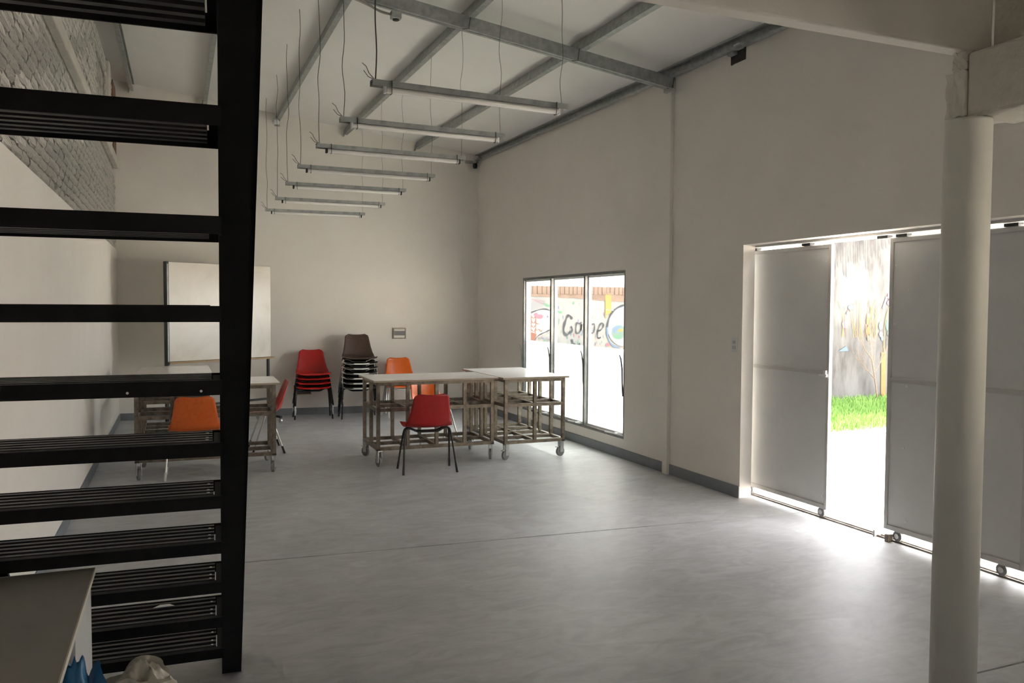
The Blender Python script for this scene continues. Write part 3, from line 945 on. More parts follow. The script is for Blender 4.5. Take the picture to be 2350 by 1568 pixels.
# ------------------------------------------------------------------ mobile whiteboard
pa, pb = Vector((-0.125, 10.95, 0)), Vector((1.195, 11.66, 0))
wbd = thing('whiteboard', 'mobile whiteboard on a black stand at the far left', 'whiteboard', pa, math.atan2(pb.y - pa.y, pb.x - pa.x))
LW = (pb - pa).length
MB().box(0.03, LW, -0.012, 0.012, 0.90, 2.145).build('board_panel', 'board', wbd, bevel=0.004)
MB().box(0.0, 0.03, -0.025, 0.05, 0.86, 2.15).build('frame_post', 'dark', wbd)
MB().box(0.008, 0.022, -0.0262, -0.025, 0.9, 2.12).build('frame_strip', 'galv', wbd)
MB().box(LW - 0.03, LW - 0.004, 0.013, 0.05, 0.10, 1.9).build('frame_post', 'dark', wbd)
MB().box(0.03, LW, 0.013, 0.02, 2.13, 2.148).build('top_rail', 'dark', wbd)
MB().box(0.02, LW + 0.03, -0.06, 0.015, 0.875, 0.898).build('marker_tray', 'wood', wbd)
MB().box(0.0, 0.03, 0.0, 0.05, 0.10, 0.86).build('frame_post', 'dark', wbd)
MB().box(0.03, LW - 0.03, 0.02, 0.045, 0.30, 0.33).build('cross_bar', 'dark', wbd)
for x in (0.0, LW - 0.035):
    f_ = MB().box(x, x + 0.035, -0.27, 0.30, 0.07, 0.10).build('foot', 'dark', wbd)
    for y in (-0.25, 0.28):
        MB().tube([(x + 0.005, y, 0.031), (x + 0.03, y, 0.031)], 0.031, 14).build('caster', 'steel', f_)
        MB().box(x + 0.008, x + 0.027, y - 0.01, y + 0.01, 0.03, 0.072).build('caster_stem', 'dark', f_)

# ------------------------------------------------------------------ hanging fluorescent battens
ZL = 2.90
lamps = [(4.70, 1.055, 2.345), (5.70, 1.06, 2.31), (6.70, 1.055, 2.335), (7.75, 1.05, 2.375), (8.87, 1.075, 2.37), (10.15, 1.11, 2.44), (11.40, 1.115, 2.45)]
ordl = ['nearest', 'second nearest', 'third nearest', 'middle', 'third farthest', 'second farthest', 'farthest']
for i, (y, x0, x1) in enumerate(lamps):
    L = x1 - x0
    t = thing('fluorescent_batten', '%s of the seven unlit fluorescent battens hanging in a row' % ordl[i], 'lamp', (x0, y, ZL), [0.06, 0.05, 0.035, 0.02, -0.01, -0.02, -0.05][i], 'hanging fluorescent battens')
    b = MB()
    b.box(0, L, -0.028, 0.028, 0.006, 0.012).box(0, L, -0.028, -0.025, -0.022, 0.006).box(0, L, 0.025, 0.028, -0.022, 0.006)
    b.build('batten_channel', 'galv', t)
    xa_, xb_ = 0.09, L - 0.06
    MB().tube([(xa_, 0, -0.036), (xb_, 0, -0.036)], 0.019, 14).build('tube', 'tube_glass', t)
    for x in (xa_ - 0.016, xb_):
        MB().box(x, x + 0.016, -0.016, 0.016, -0.058, 0.006).build('lamp_holder', 'plastic_white' if i < 2 else 'dark', t, bevel=0.004)
    for x in (xa_ + 0.025, xb_ - 0.02):
        MB().tube([(x, -0.030, 0.013), (x, -0.031, -0.03), (x + 0.005, -0.012, -0.058), (x + 0.005, 0.012, -0.058), (x, 0.031, -0.03), (x, 0.030, 0.013), (x, -0.03, 0.014)], 0.0025, 5).build('tie', 'dark', t)
    zt0 = zroof(x0, y) - ZL - 0.005
    for q, x in enumerate((0.025, L - 0.03)):
        zt1 = zroof(x0 + x, y) - ZL - 0.004
        rnd = random.Random(i * 2 + q)
        pts = [(x + (rnd.uniform(-0.012, 0.012) if 0 < k < 8 else 0), rnd.uniform(-0.008, 0.008) if 0 < k < 8 else 0, 0.012 + (zt1 - 0.012) * k / 8) for k in range(9)]
        rad = 0.0042 if (i == 0 and q == 0) else (0.0026 if q == 0 else 0.0016)
        MB().tube([tuple(p) for p in catmull(pts, 3)], rad, 5).build('suspension_wire', 'wire', t)
    # loose conductor ends at the left
    MB().tube([(0.02, 0, 0.015), (-0.012, 0.005, 0.05), (-0.03, 0.0, 0.085), (-0.055, -0.005, 0.10)], 0.0022, 5).build('loose_wire', 'wire', t)
    MB().tube([(0.02, 0, 0.015), (-0.015, 0.01, 0.03), (-0.045, 0.0, 0.06)], 0.0022, 5).build('loose_wire', 'wire', t)

# ------------------------------------------------------------------ small fittings
jb = thing('junction_box', 'small metal junction box hanging under the rafter at the top', 'junction box', (1.665, 6.52, 3.955))
b = MB()
b.box(-0.042, 0.042, -0.03, 0.03, -0.03, 0.03)
b.build('box', 'galv', jb, bevel=0.006)
MB().lathe([(0.026, 0), (0.026, 0.008), (0.0, 0.009)], 16, (0, 0, -0.039)).build('knockout', 'dark', jb)
MB().tube([tuple(p) for p in catmull([(-0.042, 0, 0), (-0.12, 0.0, 0.008), (-0.22, 0.02, 0.055), (-0.36, 0.03, 0.10)], 4)], 0.006, 6).build('cable', 'cable', jb)
MB().tube([tuple(p) for p in catmull([(-0.042, 0.01, 0.01), (-0.14, 0.015, 0.03), (-0.25, 0.03, 0.085), (-0.38, 0.035, 0.12)], 4)], 0.006, 6).build('cable', 'cable', jb)

hb = thing('wall_box', 'open electrical box with loose cables high on the window wall', 'electrical box', (XR, 5.64, 3.735))
MB().box(-0.006, 0.0, -0.10, 0.09, -0.075, 0.03).build('back_plate', 'dark', hb)
MB().box(-0.05, -0.006, 0.0, 0.085, -0.01, 0.05).build('cover', 'galv', hb, bevel=0.004)
MB().box(-0.06, -0.006, -0.085, -0.01, 0.02, 0.06).build('flap', 'plastic_white', hb)
MB().tube([(-0.01, 0.02, -0.01), (-0.04, 0.03, -0.05), (-0.02, 0.0, -0.08), (-0.03, 0.05, -0.09)], 0.004, 5).build('loose_cable', 'wire', hb)

sp = thing('corner_bracket', 'small metal bracket with loose wire at the far corner under the purlin', 'bracket', (4.24, 11.93, 3.79))
MB().box(-0.10, 0.03, 0.0, 0.012, 0.03, 0.075).build('plate', 'steel', sp)
MB().lathe([(0.03, -0.04), (0.038, 0.0), (0.03, 0.035), (0.0, 0.036)], 14, (0.06, 0.0, 0.0)).build('socket', 'dark', sp)
MB().tube([(0.06, 0, 0.03), (0.09, -0.01, 0.06), (0.115, 0.0, 0.05)], 0.004, 5).build('loose_cable', 'wire', sp)
sp2 = thing('ceiling_socket', 'round white socket hanging below the purlin beside the stair stringer', 'socket', (1.335, 12.1, 4.23))
MB().lathe([(0.03, -0.035), (0.05, -0.01), (0.05, 0.02), (0.02, 0.05), (0.0, 0.051)], 16).build('socket_body', 'plastic_white', sp2)
MB().box(-0.012, 0.06, 0.0, 0.03, -0.055, -0.034).build('clamp', 'steel', sp2)

sw = thing('light_switch', 'pale two-gang light switch plate beside the sliding doorway', 'switch', (XR, 5.622, 1.293))
MB().box(-0.009, 0, -0.038, 0.038, -0.06, 0.06).build('plate', 'plastic_white', sw, bevel=0.003)
for z_ in (-0.022, 0.022):
    MB().box(-0.013, -0.009, -0.018, 0.018, z_ - 0.014, z_ + 0.014).build('rocker', 'steel', sw)

yb_ = yback(3.13)
rk = thing('wall_bracket', 'small square metal wall frame with a grey middle plate on the end wall', 'wall bracket', (3.135, yb_, 1.197))
for (a, b_, c, e) in ((-0.1, 0.1, 0.068, 0.084), (-0.1, 0.1, -0.084, -0.068), (-0.1, -0.086, -0.068, 0.068), (0.086, 0.1, -0.068, 0.068)):
    MB().box(a, b_, -0.022, 0.0, c, e).build('frame_bar', 'rusty', rk)
MB().box(-0.086, 0.086, -0.018, 0.0, -0.03, 0.034).build('middle_plate', 'rubber', rk)
yv = yback(1.7)
vt = thing('wall_vent', 'dark low wall vent with pale sill behind the red chair stack', 'vent', (1.70, yv, 0.37))
MB().box(-0.12, 0.12, -0.03, 0.0, -0.055, 0.07).build('housing', 'dark', vt, bevel=0.006)
for k in range(4):
    MB().box(-0.105, 0.105, -0.036, -0.03, -0.04 + k * 0.027, -0.03 + k * 0.027).build('louvre', 'rubber', vt)
MB().box(-0.13, 0.13, -0.04, 0.0, -0.07, -0.056).build('sill', 'wood', vt)

# ------------------------------------------------------------------ desk and bags at lower left
dk = thing('desk', 'beige laminate desk with a white side panel at lower left', 'desk', (-0.50, 2.4, 0))
MB().box(-0.235, 0.240, -0.62, 0.545, 0.722, 0.74).build('desk_top', 'desk', dk)
MB().box(0.240, 0.244, -0.62, 0.545, 0.7215, 0.7405).build('edge_band', 'desk_edge', dk)
MB().box(-0.235, 0.244, 0.545, 0.549, 0.7215, 0.7405).build('edge_band', 'desk_edge', dk)
MB().box(0.212, 0.230, 0.10, 0.535, 0.0, 0.722).build('side_panel', 'desk_white', dk)
MB().box(0.2115, 0.2305, 0.535, 0.539, 0.0, 0.722).build('edge_band', 'desk_edge', dk)
MB().box(-0.235, -0.217, -0.60, 0.535, 0.0, 0.722).build('side_panel', 'desk_white', dk)
MB().box(0.212, 0.230, -0.60, -0.42, 0.0, 0.722).build('side_panel', 'desk_white', dk)
def bag(name, label, m, loc, rx, ry, h, seed, crease):
    """slumped film bag: closed crumpled body plus a twisted open mouth"""
    t = thing(name, label, 'bag', loc)
    bm = bmesh.new()
    bmesh.ops.create_icosphere(bm, subdivisions=5, radius=1.0)
    off = Vector((seed * 3.1, seed * 1.7, seed * 0.9))
    for v in bm.verts:
        p = v.co.copy()
        k = 1 - abs(noise.noise(p * 1.6 + off)) * 2
        k2 = 1 - abs(noise.noise(p * 3.7 + off * 2)) * 2
        k3 = noise.noise(p * 7.5 + off)
        rr = 0.86 + crease * (0.16 * k + 0.09 * k2 + 0.035 * k3)
        z = p.z * rr
        zz = (z + 0.86) / 1.8
        zz = max(0.0, zz)
        wd = 1.0 if zz < 0.7 else max(0.5, 1.0 - (zz - 0.7) * 0.8)
        v.co = Vector((p.x * rr * rx * wd, p.y * rr * ry * wd, zz * h))
    me = bpy.data.meshes.new('bag_body')
    bm.to_mesh(me)
    bm.free()
    for p in me.polygons:
        p.use_smooth = True
    o = obj('bag_body', me, m, t)
    # gathered mouth: ragged flaring collar
    n, rows = 36, 7
    rnd = random.Random(seed)
    ph = [rnd.uniform(0, 6.28) for _ in range(4)]
    vs, fs = [], []
    for i in range(rows):
        u = i / (rows - 1)
        for k in range(n):
            a_ = 2 * PI * k / n
            w = 0.34 + 0.40 * u ** 1.4 * (1 + 0.30 * math.sin(3 * a_ + ph[0]) + 0.12 * math.sin(7 * a_ + ph[1] + 2 * u))
            z = h * (0.80 + 0.20 * u * (0.7 + 0.25 * math.sin(2 * a_ + ph[2]) + 0.10 * math.sin(5 * a_ + ph[3])))
            vs.append((rx * w * math.cos(a_), ry * w * math.sin(a_), z))
    for i in range(rows - 1):
        for k in range(n):
            q, q2 = i * n + k, i * n + (k + 1) % n
            fs.append((q, q2, q2 + n, q + n))
    MB().add(vs, fs).build('bag_mouth', m, t, smooth=True)
    return t
bag('plastic_bag', 'crumpled milky plastic bag on the floor at the foot of the stair', 'bag_white', (-0.13, 3.04, 0), 0.14, 0.13, 0.345, 5, 1.0)
bag('plastic_bag', 'blue plastic bag tucked beside the desk side panel', 'bag_blue', (-0.262, 2.34, 0), 0.10, 0.105, 0.655, 9, 1.0)

# ------------------------------------------------------------------ outside
pt = thing('patio', 'pale concrete patio outside the sliding doors with a straight joint', 'patio', kind='structure')
for (a, b_) in ((-8.0, 5.50), (5.512, 7.80)):
    MB().box(4.605, 16.0, a, b_, -0.12, -0.012).build('patio_slab', 'patio', pt)
MB().box(4.605, 16.0, -8.0, 7.9, -0.2, -0.121).build('patio_base', 'kerb', pt)
ks = thing('kerb', 'low concrete kerb between patio and lawn', 'kerb')
for k in range(12):
    MB().box(4.61 + k * 0.95, 4.61 + k * 0.95 + 0.94, 7.82, 8.10, -0.15, 0.0 + 0.006 * math.sin(k * 2.1)).build('kerb_stone', 'kerb', ks, bevel=0.012)
tag(MB().box(4.50, 16.0, 8.105, 10.84, -0.2, -0.015).build('lawn_soil', 'soil'), 'green ground of the lawn strip along the boundary wall', 'lawn', kind='structure')
gr = MB()
rnd = random.Random(11)
for k in range(15000):
    x, y = rnd.uniform(6.8, 13.5), rnd.uniform(8.17, 10.77)
    h = rnd.uniform(0.05, 0.14)
    a = rnd.uniform(0, 6.28)
    w = 0.006
    dx, dy = math.cos(a) * w, math.sin(a) * w
    lx_, ly_ = rnd.uniform(-0.05, 0.05), rnd.uniform(-0.05, 0.05)
    gr.v += [(x - dx, y - dy, -0.016), (x + dx, y + dy, -0.016), (x + lx_ * 0.4 + dx * 0.6, y + ly_ * 0.4 + dy * 0.6, h * 0.6), (x + lx_, y + ly_, h)]
    n0 = len(gr.v) - 4
    gr.f += [(n0, n0 + 1, n0 + 2), (n0, n0 + 2, n0 + 3)]
me = bpy.data.meshes.new('grass')
me.from_pydata(gr.v, [], gr.f)
tag(obj('grass', me, 'grass'), 'bright green grass growing along the boundary wall', 'grass', kind='stuff')

YW = 10.84
bw = thing('boundary_wall', 'painted garden boundary wall with mural and brick coping outside', 'garden wall', (0, 0, 0))
MB().box(4.50, 7.9, YW, YW + 0.2, -0.2, 1.80).build('mural_wall', 'mural_ground', bw)
MB().prism([(7.9, YW, -0.2), (16.0, YW, -0.2), (16.0, YW, 3.55), (13.0, YW, 3.25), (10.58, YW, 2.765), (9.0, YW, 2.44), (7.9, YW, 2.3)], (0, 0.2, 0)).build('concrete_wall', 'render', bw)
# sloping brick band below the coping, then soldier-course coping bricks
MB().prism([(4.5, YW - 0.012, 1.77), (5.5, YW - 0.012, 1.745), (6.1, YW - 0.012, 1.70), (7.0, YW - 0.012, 1.68), (7.9, YW - 0.012, 1.67), (7.9, YW - 0.012, 1.80), (4.5, YW - 0.012, 1.80)], (0, 0.012, 0)).build('brick_band', 'out_brick', bw)
x = 4.52
rnd = random.Random(4)
bms = []
for k in range(5):
    w = rnd.uniform(0.052, 0.066)
    bms.append((w, MB().hexa([(0, 0, 0), (w, rnd.uniform(-.004, .004), 0), (w, 0.22, 0), (0, 0.22, 0), (rnd.uniform(-.003, .003), 0, 0.118), (w, 0, rnd.uniform(.110, .122)), (w, 0.22, 0.115), (0, 0.22, 0.118)]).mesh('brick')))
    bms[-1][1].materials.append(M['out_brick'])
while x < 7.85:
    w, me = bms[rnd.randrange(5)]
    obj('brick', me, None, bw).location = (x, YW - 0.02 + rnd.uniform(-0.006, 0.006), 1.80 + rnd.uniform(-0.003, 0.004))
    x += w + 0.012

# mural paint: flat brush shapes lying on the wall face
PAINT_N = [0]
def ribbon(pts, w, m, nm='painted_stroke', sm=4):
    P = catmull([(p[0], p[1]) for p in pts], sm) if sm else [Vector(p) for p in pts]
    PAINT_N[0] += 1
    yy = YW - 0.002 - 0.00012 * PAINT_N[0]
    vs, fs = [], []
    for i, p in enumerate(P):
        t = (P[min(i + 1, len(P) - 1)] - P[max(i - 1, 0)])
        if t.length < 1e-9:
            t = Vector((1, 0))
        t.normalize()
        nn = Vector((-t.y, t.x)) * (w / 2) * (0.8 + 0.3 * math.sin(i * 0.9))
        vs += [(p.x + nn.x, yy, p.y + nn.y), (p.x - nn.x, yy, p.y - nn.y)]
    fs = [(2 * i, 2 * i + 1, 2 * i + 3, 2 * i + 2) for i in range(len(P) - 1)]
    return MB().add(vs, fs).build(nm, m, bw)
def blob(pts, m, nm='painted_patch'):
    PAINT_N[0] += 1
    yy = YW - 0.002 - 0.00012 * PAINT_N[0]
    return MB().add([(p[0], yy, p[1]) for p in pts], [tuple(range(len(pts)))]).build(nm, m, bw)
def ell(cx_, cz_, rx, rz, m, n=20, nm='painted_patch'):
    return blob([(cx_ + rx * math.cos(2 * PI * k / n), cz_ + rz * math.sin(2 * PI * k / n)) for k in range(n)], m, nm)
blob([(4.705, 1.49), (4.856, 1.551), (4.992, 1.579), (5.103, 1.552), (5.11, 1.287), (4.952, 1.215), (4.884, 1.176), (4.825, 1.096), (4.708, 1.082)], 'p_white', 'painted_fish_body')
blob([(4.707, 1.22), (4.799, 1.235), (4.875, 1.211), (4.859, 1.157), (4.821, 1.092), (4.708, 1.082)], 'p_red', 'painted_patch')
ribbon([(4.705, 1.49), (4.856, 1.551), (4.992, 1.579), (5.103, 1.552)], 0.022, 'p_dark', 'painted_stroke', 4)
ribbon([(5.11, 1.287), (5.02, 1.241), (4.952, 1.215), (4.884, 1.176), (4.834, 1.103)], 0.018, 'p_dark', 'painted_stroke', 4)
ribbon([(4.869, 1.528), (4.853, 1.443), (4.857, 1.374), (4.917, 1.358)], 0.013, 'p_red', 'painted_stroke', 4)
ribbon([(4.734, 1.474), (4.768, 1.443), (4.785, 1.467), (4.823, 1.44), (4.848, 1.467)], 0.014, 'p_red', 'painted_stroke', 4)
ribbon([(4.735, 1.405), (4.769, 1.374), (4.785, 1.397), (4.824, 1.37), (4.849, 1.397)], 0.014, 'p_red', 'painted_stroke', 4)
ribbon([(4.735, 1.343), (4.769, 1.312), (4.786, 1.335), (4.824, 1.308), (4.849, 1.335)], 0.014, 'p_red', 'painted_stroke', 4)
ribbon([(4.736, 1.282), (4.77, 1.251), (4.786, 1.274), (4.824, 1.246), (4.85, 1.273)], 0.014, 'p_red', 'painted_stroke', 4)
ribbon([(4.736, 1.228), (4.77, 1.197), (4.787, 1.22), (4.825, 1.192), (4.85, 1.219)], 0.014, 'p_red', 'painted_stroke', 4)
ribbon([(4.736, 1.174), (4.77, 1.143), (4.787, 1.166), (4.825, 1.138), (4.85, 1.165)], 0.014, 'p_red', 'painted_stroke', 4)
ribbon([(4.781, 1.49), (4.786, 1.351), (4.778, 1.235), (4.775, 1.112)], 0.014, 'p_red', 'painted_stroke', 4)
ribbon([(4.852, 1.49), (4.858, 1.351), (4.85, 1.235), (4.846, 1.111)], 0.014, 'p_red', 'painted_stroke', 4)
ribbon([(4.849, 1.297), (4.875, 1.265), (4.909, 1.281), (4.935, 1.25), (4.96, 1.265)], 0.012, 'p_red', 'painted_stroke', 4)
ell(4.916, 1.467, 0.06, 0.034, 'p_pink', 20, 'painted_patch')
ell(4.856, 1.497, 0.034, 0.024, 'p_pink', 20, 'painted_patch')
ell(5.044, 1.467, 0.05, 0.045, 'p_pale', 20, 'painted_patch')
ell(5.046, 1.467, 0.017, 0.018, 'p_violet', 20, 'painted_patch')
ell(5.046, 1.467, 0.007, 0.008, 'p_dark', 20, 'painted_patch')
blob([(4.983, 1.676), (5.017, 1.661), (5.09, 1.63), (5.086, 1.608), (5.026, 1.618), (4.991, 1.645)], 'p_green', 'painted_patch')
blob([(5.185, 1.568), (5.224, 1.553), (5.285, 1.545), (5.277, 1.51), (5.225, 1.521)], 'p_green', 'painted_patch')
blob([(5.232, 1.443), (5.247, 1.428), (5.239, 1.357), (5.222, 1.353)], 'p_green', 'painted_patch')
ribbon([(4.83, 1.713), (4.915, 1.675), (4.983, 1.653)], 0.01, 'p_pink', 'painted_stroke', 4)
ribbon([(4.745, 1.72), (4.847, 1.713), (5.0, 1.691)], 0.008, 'p_pink', 'painted_stroke', 4)
ell(5.691, 1.057, 0.011, 0.021, 'p_pale', 20, 'painted_patch')
ell(5.556, 1.407, 0.009, 0.027, 'p_violet', 20, 'painted_patch')
ell(5.623, 1.242, 0.007, 0.028, 'p_violet', 20, 'painted_patch')
ell(5.303, 1.455, 0.007, 0.029, 'p_blue', 20, 'painted_patch')
ell(5.348, 1.054, 0.008, 0.013, 'p_pale', 20, 'painted_patch')
ell(5.694, 1.052, 0.008, 0.017, 'p_pink', 20, 'painted_patch')
ell(5.956, 1.079, 0.005, 0.024, 'p_green', 20, 'painted_patch')
ell(5.226, 1.6, 0.009, 0.024, 'p_blue', 20, 'painted_patch')
ell(5.386, 1.06, 0.005, 0.025, 'p_green', 20, 'painted_patch')
ell(5.485, 1.106, 0.014, 0.014, 'p_pale', 20, 'painted_patch')
ell(5.377, 1.146, 0.007, 0.019, 'p_teal', 20, 'painted_patch')
ell(5.793, 1.455, 0.007, 0.02, 'p_green', 20, 'painted_patch')
ell(5.941, 1.058, 0.012, 0.016, 'p_pale', 20, 'painted_patch')
ell(5.235, 1.668, 0.011, 0.011, 'p_teal', 20, 'painted_patch')
ell(5.615, 1.198, 0.009, 0.018, 'p_blue', 20, 'painted_patch')
ell(5.988, 1.508, 0.007, 0.025, 'p_pink', 20, 'painted_patch')
ell(5.693, 1.458, 0.006, 0.018, 'p_pink', 20, 'painted_patch')
ell(5.549, 1.077, 0.014, 0.024, 'p_green', 20, 'painted_patch')
ell(5.57, 1.165, 0.012, 0.021, 'p_pink', 20, 'painted_patch')
ell(5.693, 1.177, 0.01, 0.021, 'p_teal', 20, 'painted_patch')
ell(5.472, 1.109, 0.006, 0.016, 'p_teal', 20, 'painted_patch')
ell(5.76, 1.091, 0.011, 0.029, 'p_green', 20, 'painted_patch')
ell(5.712, 1.242, 0.008, 0.015, 'p_green', 20, 'painted_patch')
ell(5.854, 1.174, 0.008, 0.029, 'p_violet', 20, 'painted_patch')
ell(5.463, 1.074, 0.014, 0.021, 'p_teal', 20, 'painted_patch')
ell(5.993, 1.17, 0.012, 0.025, 'p_pale', 20, 'painted_patch')
ell(5.519, 1.061, 0.008, 0.021, 'p_pale', 20, 'painted_patch')
ell(5.701, 1.239, 0.011, 0.013, 'p_pale', 20, 'painted_patch')
ell(5.74, 1.511, 0.006, 0.027, 'p_blue', 20, 'painted_patch')
ell(5.435, 1.208, 0.009, 0.023, 'p_blue', 20, 'painted_patch')
ell(5.664, 1.065, 0.013, 0.028, 'p_pale', 20, 'painted_patch')
ell(5.269, 1.24, 0.008, 0.016, 'p_teal', 20, 'painted_patch')
ell(5.455, 1.057, 0.009, 0.021, 'p_teal', 20, 'painted_patch')
ell(5.474, 1.672, 0.014, 0.022, 'p_green', 20, 'painted_patch')
ell(5.857, 1.178, 0.011, 0.017, 'p_teal', 20, 'painted_patch')
ell(5.484, 1.188, 0.008, 0.03, 'p_pink', 20, 'painted_patch')
ell(5.669, 1.05, 0.005, 0.029, 'p_green', 20, 'painted_patch')
ell(5.58, 1.221, 0.014, 0.015, 'p_blue', 20, 'painted_patch')
ell(5.823, 1.241, 0.008, 0.019, 'p_blue', 20, 'painted_patch')
ell(5.376, 1.216, 0.01, 0.03, 'p_teal', 20, 'painted_patch')
ell(5.705, 1.519, 0.008, 0.021, 'p_green', 20, 'painted_patch')
ell(5.682, 1.175, 0.012, 0.022, 'p_blue', 20, 'painted_patch')
ell(5.177, 1.227, 0.01, 0.01, 'p_pale', 20, 'painted_patch')
ell(5.847, 1.053, 0.01, 0.029, 'p_violet', 20, 'painted_patch')
ell(5.568, 1.103, 0.012, 0.011, 'p_pale', 20, 'painted_patch')
ell(5.178, 1.134, 0.013, 0.012, 'p_violet', 20, 'painted_patch')
ell(5.752, 1.05, 0.011, 0.027, 'p_blue', 20, 'painted_patch')
ell(5.778, 1.632, 0.008, 0.018, 'p_blue', 20, 'painted_patch')
ell(6.005, 1.487, 0.011, 0.027, 'p_blue', 20, 'painted_patch')
ell(5.76, 1.676, 0.007, 0.013, 'p_pale', 20, 'painted_patch')
ell(5.306, 1.239, 0.012, 0.015, 'p_teal', 20, 'painted_patch')
ell(5.651, 1.071, 0.006, 0.023, 'p_violet', 20, 'painted_patch')
ell(5.578, 1.234, 0.008, 0.021, 'p_pale', 20, 'painted_patch')
ell(5.592, 1.135, 0.006, 0.015, 'p_pale', 20, 'painted_patch')
ell(5.797, 1.217, 0.01, 0.018, 'p_pink', 20, 'painted_patch')
ell(5.763, 1.503, 0.013, 0.02, 'p_violet', 20, 'painted_patch')
ell(5.37, 1.183, 0.006, 0.024, 'p_blue', 20, 'painted_patch')
ell(5.881, 1.085, 0.007, 0.029, 'p_pale', 20, 'painted_patch')
ell(5.575, 1.649, 0.008, 0.029, 'p_pale', 20, 'painted_patch')
ell(5.462, 1.082, 0.008, 0.023, 'p_pale', 20, 'painted_patch')
ell(4.956, 1.161, 0.015, 0.012, 'p_pink', 20, 'painted_patch')
ell(4.963, 1.156, 0.007, 0.012, 'p_blue', 20, 'painted_patch')
ell(4.985, 1.091, 0.012, 0.014, 'p_violet', 20, 'painted_patch')
ell(4.98, 1.095, 0.012, 0.014, 'p_violet', 20, 'painted_patch')
ell(4.978, 1.149, 0.012, 0.01, 'p_violet', 20, 'painted_patch')
ell(5.069, 1.126, 0.011, 0.011, 'p_pink', 20, 'painted_patch')
ell(5.043, 1.111, 0.007, 0.02, 'p_green', 20, 'painted_patch')
ell(5.081, 1.134, 0.015, 0.018, 'p_violet', 20, 'painted_patch')
ell(4.981, 1.09, 0.008, 0.018, 'p_green', 20, 'painted_patch')
ell(4.976, 1.145, 0.016, 0.01, 'p_blue', 20, 'painted_patch')
ell(5.003, 1.113, 0.013, 0.02, 'p_green', 20, 'painted_patch')
ell(5.027, 1.149, 0.01, 0.01, 'p_violet', 20, 'painted_patch')
ell(4.912, 1.146, 0.012, 0.021, 'p_teal', 20, 'painted_patch')
ell(4.972, 1.088, 0.006, 0.01, 'p_violet', 20, 'painted_patch')
blob([(6.003, 1.827), (6.107, 1.828), (6.111, 1.531), (6.061, 1.499), (6.052, 1.515), (6.007, 1.427)], 'p_yellow', 'painted_patch')
ribbon([(5.448, 1.427), (5.421, 1.471), (5.382, 1.484), (5.351, 1.435), (5.32, 1.349), (5.309, 1.255), (5.354, 1.192), (5.401, 1.223), (5.454, 1.266), (5.427, 1.321)], 0.036, 'p_dark', 'painted_letter', 4)
ribbon([(5.607, 1.384), (5.568, 1.36), (5.528, 1.372), (5.511, 1.293), (5.52, 1.218), (5.569, 1.234), (5.595, 1.277), (5.601, 1.356), (5.597, 1.261)], 0.024, 'p_dark', 'painted_letter', 4)
ribbon([(5.643, 1.364), (5.653, 1.3), (5.649, 1.221)], 0.024, 'p_dark', 'painted_letter', 4)
ribbon([(5.648, 1.32), (5.679, 1.36), (5.719, 1.356)], 0.024, 'p_dark', 'painted_letter', 4)
ribbon([(5.757, 1.352), (5.758, 1.268), (5.748, 1.125)], 0.024, 'p_dark', 'painted_letter', 4)
ribbon([(5.757, 1.34), (5.818, 1.355), (5.826, 1.284), (5.801, 1.224), (5.758, 1.219)], 0.022, 'p_dark', 'painted_letter', 4)
ribbon([(5.882, 1.247), (5.936, 1.267), (5.976, 1.323), (5.962, 1.371), (5.922, 1.347), (5.886, 1.275), (5.875, 1.211), (5.888, 1.143), (5.937, 1.155)], 0.024, 'p_dark', 'painted_letter', 4)
ribbon([(5.442, 1.128), (5.46, 1.08), (5.5, 1.052)], 0.03, 'p_dark', 'painted_stroke', 4)
ribbon([(5.562, 1.059), (5.584, 1.051)], 0.03, 'p_dark', 'painted_stroke', 4)
ell(6.349, 1.321, 0.31, 0.316, 'p_pale', 20, 'painted_patch')
ell(6.349, 1.329, 0.272, 0.28, 'p_white', 20, 'painted_patch')
ribbon([(6.335, 1.645), (6.234, 1.608), (6.143, 1.547), (6.075, 1.443), (6.04, 1.306)], 0.03, 'p_dark', 'painted_stroke', 4)
ribbon([(6.04, 1.306), (6.056, 1.146), (6.14, 1.032), (6.269, 0.99)], 0.03, 'p_blue', 'painted_stroke', 4)
ell(6.239, 1.229, 0.125, 0.113, 'p_teal', 20, 'painted_patch')
blob([(6.123, 1.29), (6.201, 1.318), (6.293, 1.334), (6.238, 1.289), (6.202, 1.241), (6.156, 1.209)], 'p_blue', 'painted_patch')
ell(6.275, 1.257, 0.047, 0.021, 'p_yellow', 20, 'painted_patch')
ell(6.221, 1.16, 0.055, 0.033, 'p_green', 20, 'painted_patch')
ell(6.057, 1.041, 0.037, 0.024, 'p_pink', 20, 'painted_patch')
ribbon([(5.743, 1.594), (5.878, 1.586), (6.152, 1.563)], 0.012, 'p_white', 'painted_stroke', 4)
blob([(11.606, 0.835), (11.719, 0.833), (11.736, 0.027), (11.622, 0.024)], 'p_orange', 'painted_patch')
blob([(11.729, 1.889), (11.789, 1.864), (11.847, 1.89), (11.869, 1.817), (11.803, 1.732), (11.721, 1.812)], 'p_pink', 'painted_patch')
ell(11.793, 1.717, 0.08, 0.051, 'p_pink', 20, 'painted_patch')
ribbon([(11.62, 1.613), (11.653, 1.668)], 0.05, 'p_violet', 'painted_stroke', 0)
ribbon([(11.854, 1.669), (11.904, 1.681)], 0.03, 'p_blue', 'painted_stroke', 0)
ribbon([(11.643, 1.664), (11.67, 1.72)], 0.05, 'p_violet', 'painted_stroke', 0)
ribbon([(11.856, 1.632), (11.905, 1.644)], 0.03, 'p_blue', 'painted_stroke', 0)
ribbon([(11.666, 1.716), (11.688, 1.771)], 0.05, 'p_violet', 'painted_stroke', 0)
ribbon([(11.857, 1.596), (11.906, 1.607)], 0.03, 'p_blue', 'painted_stroke', 0)
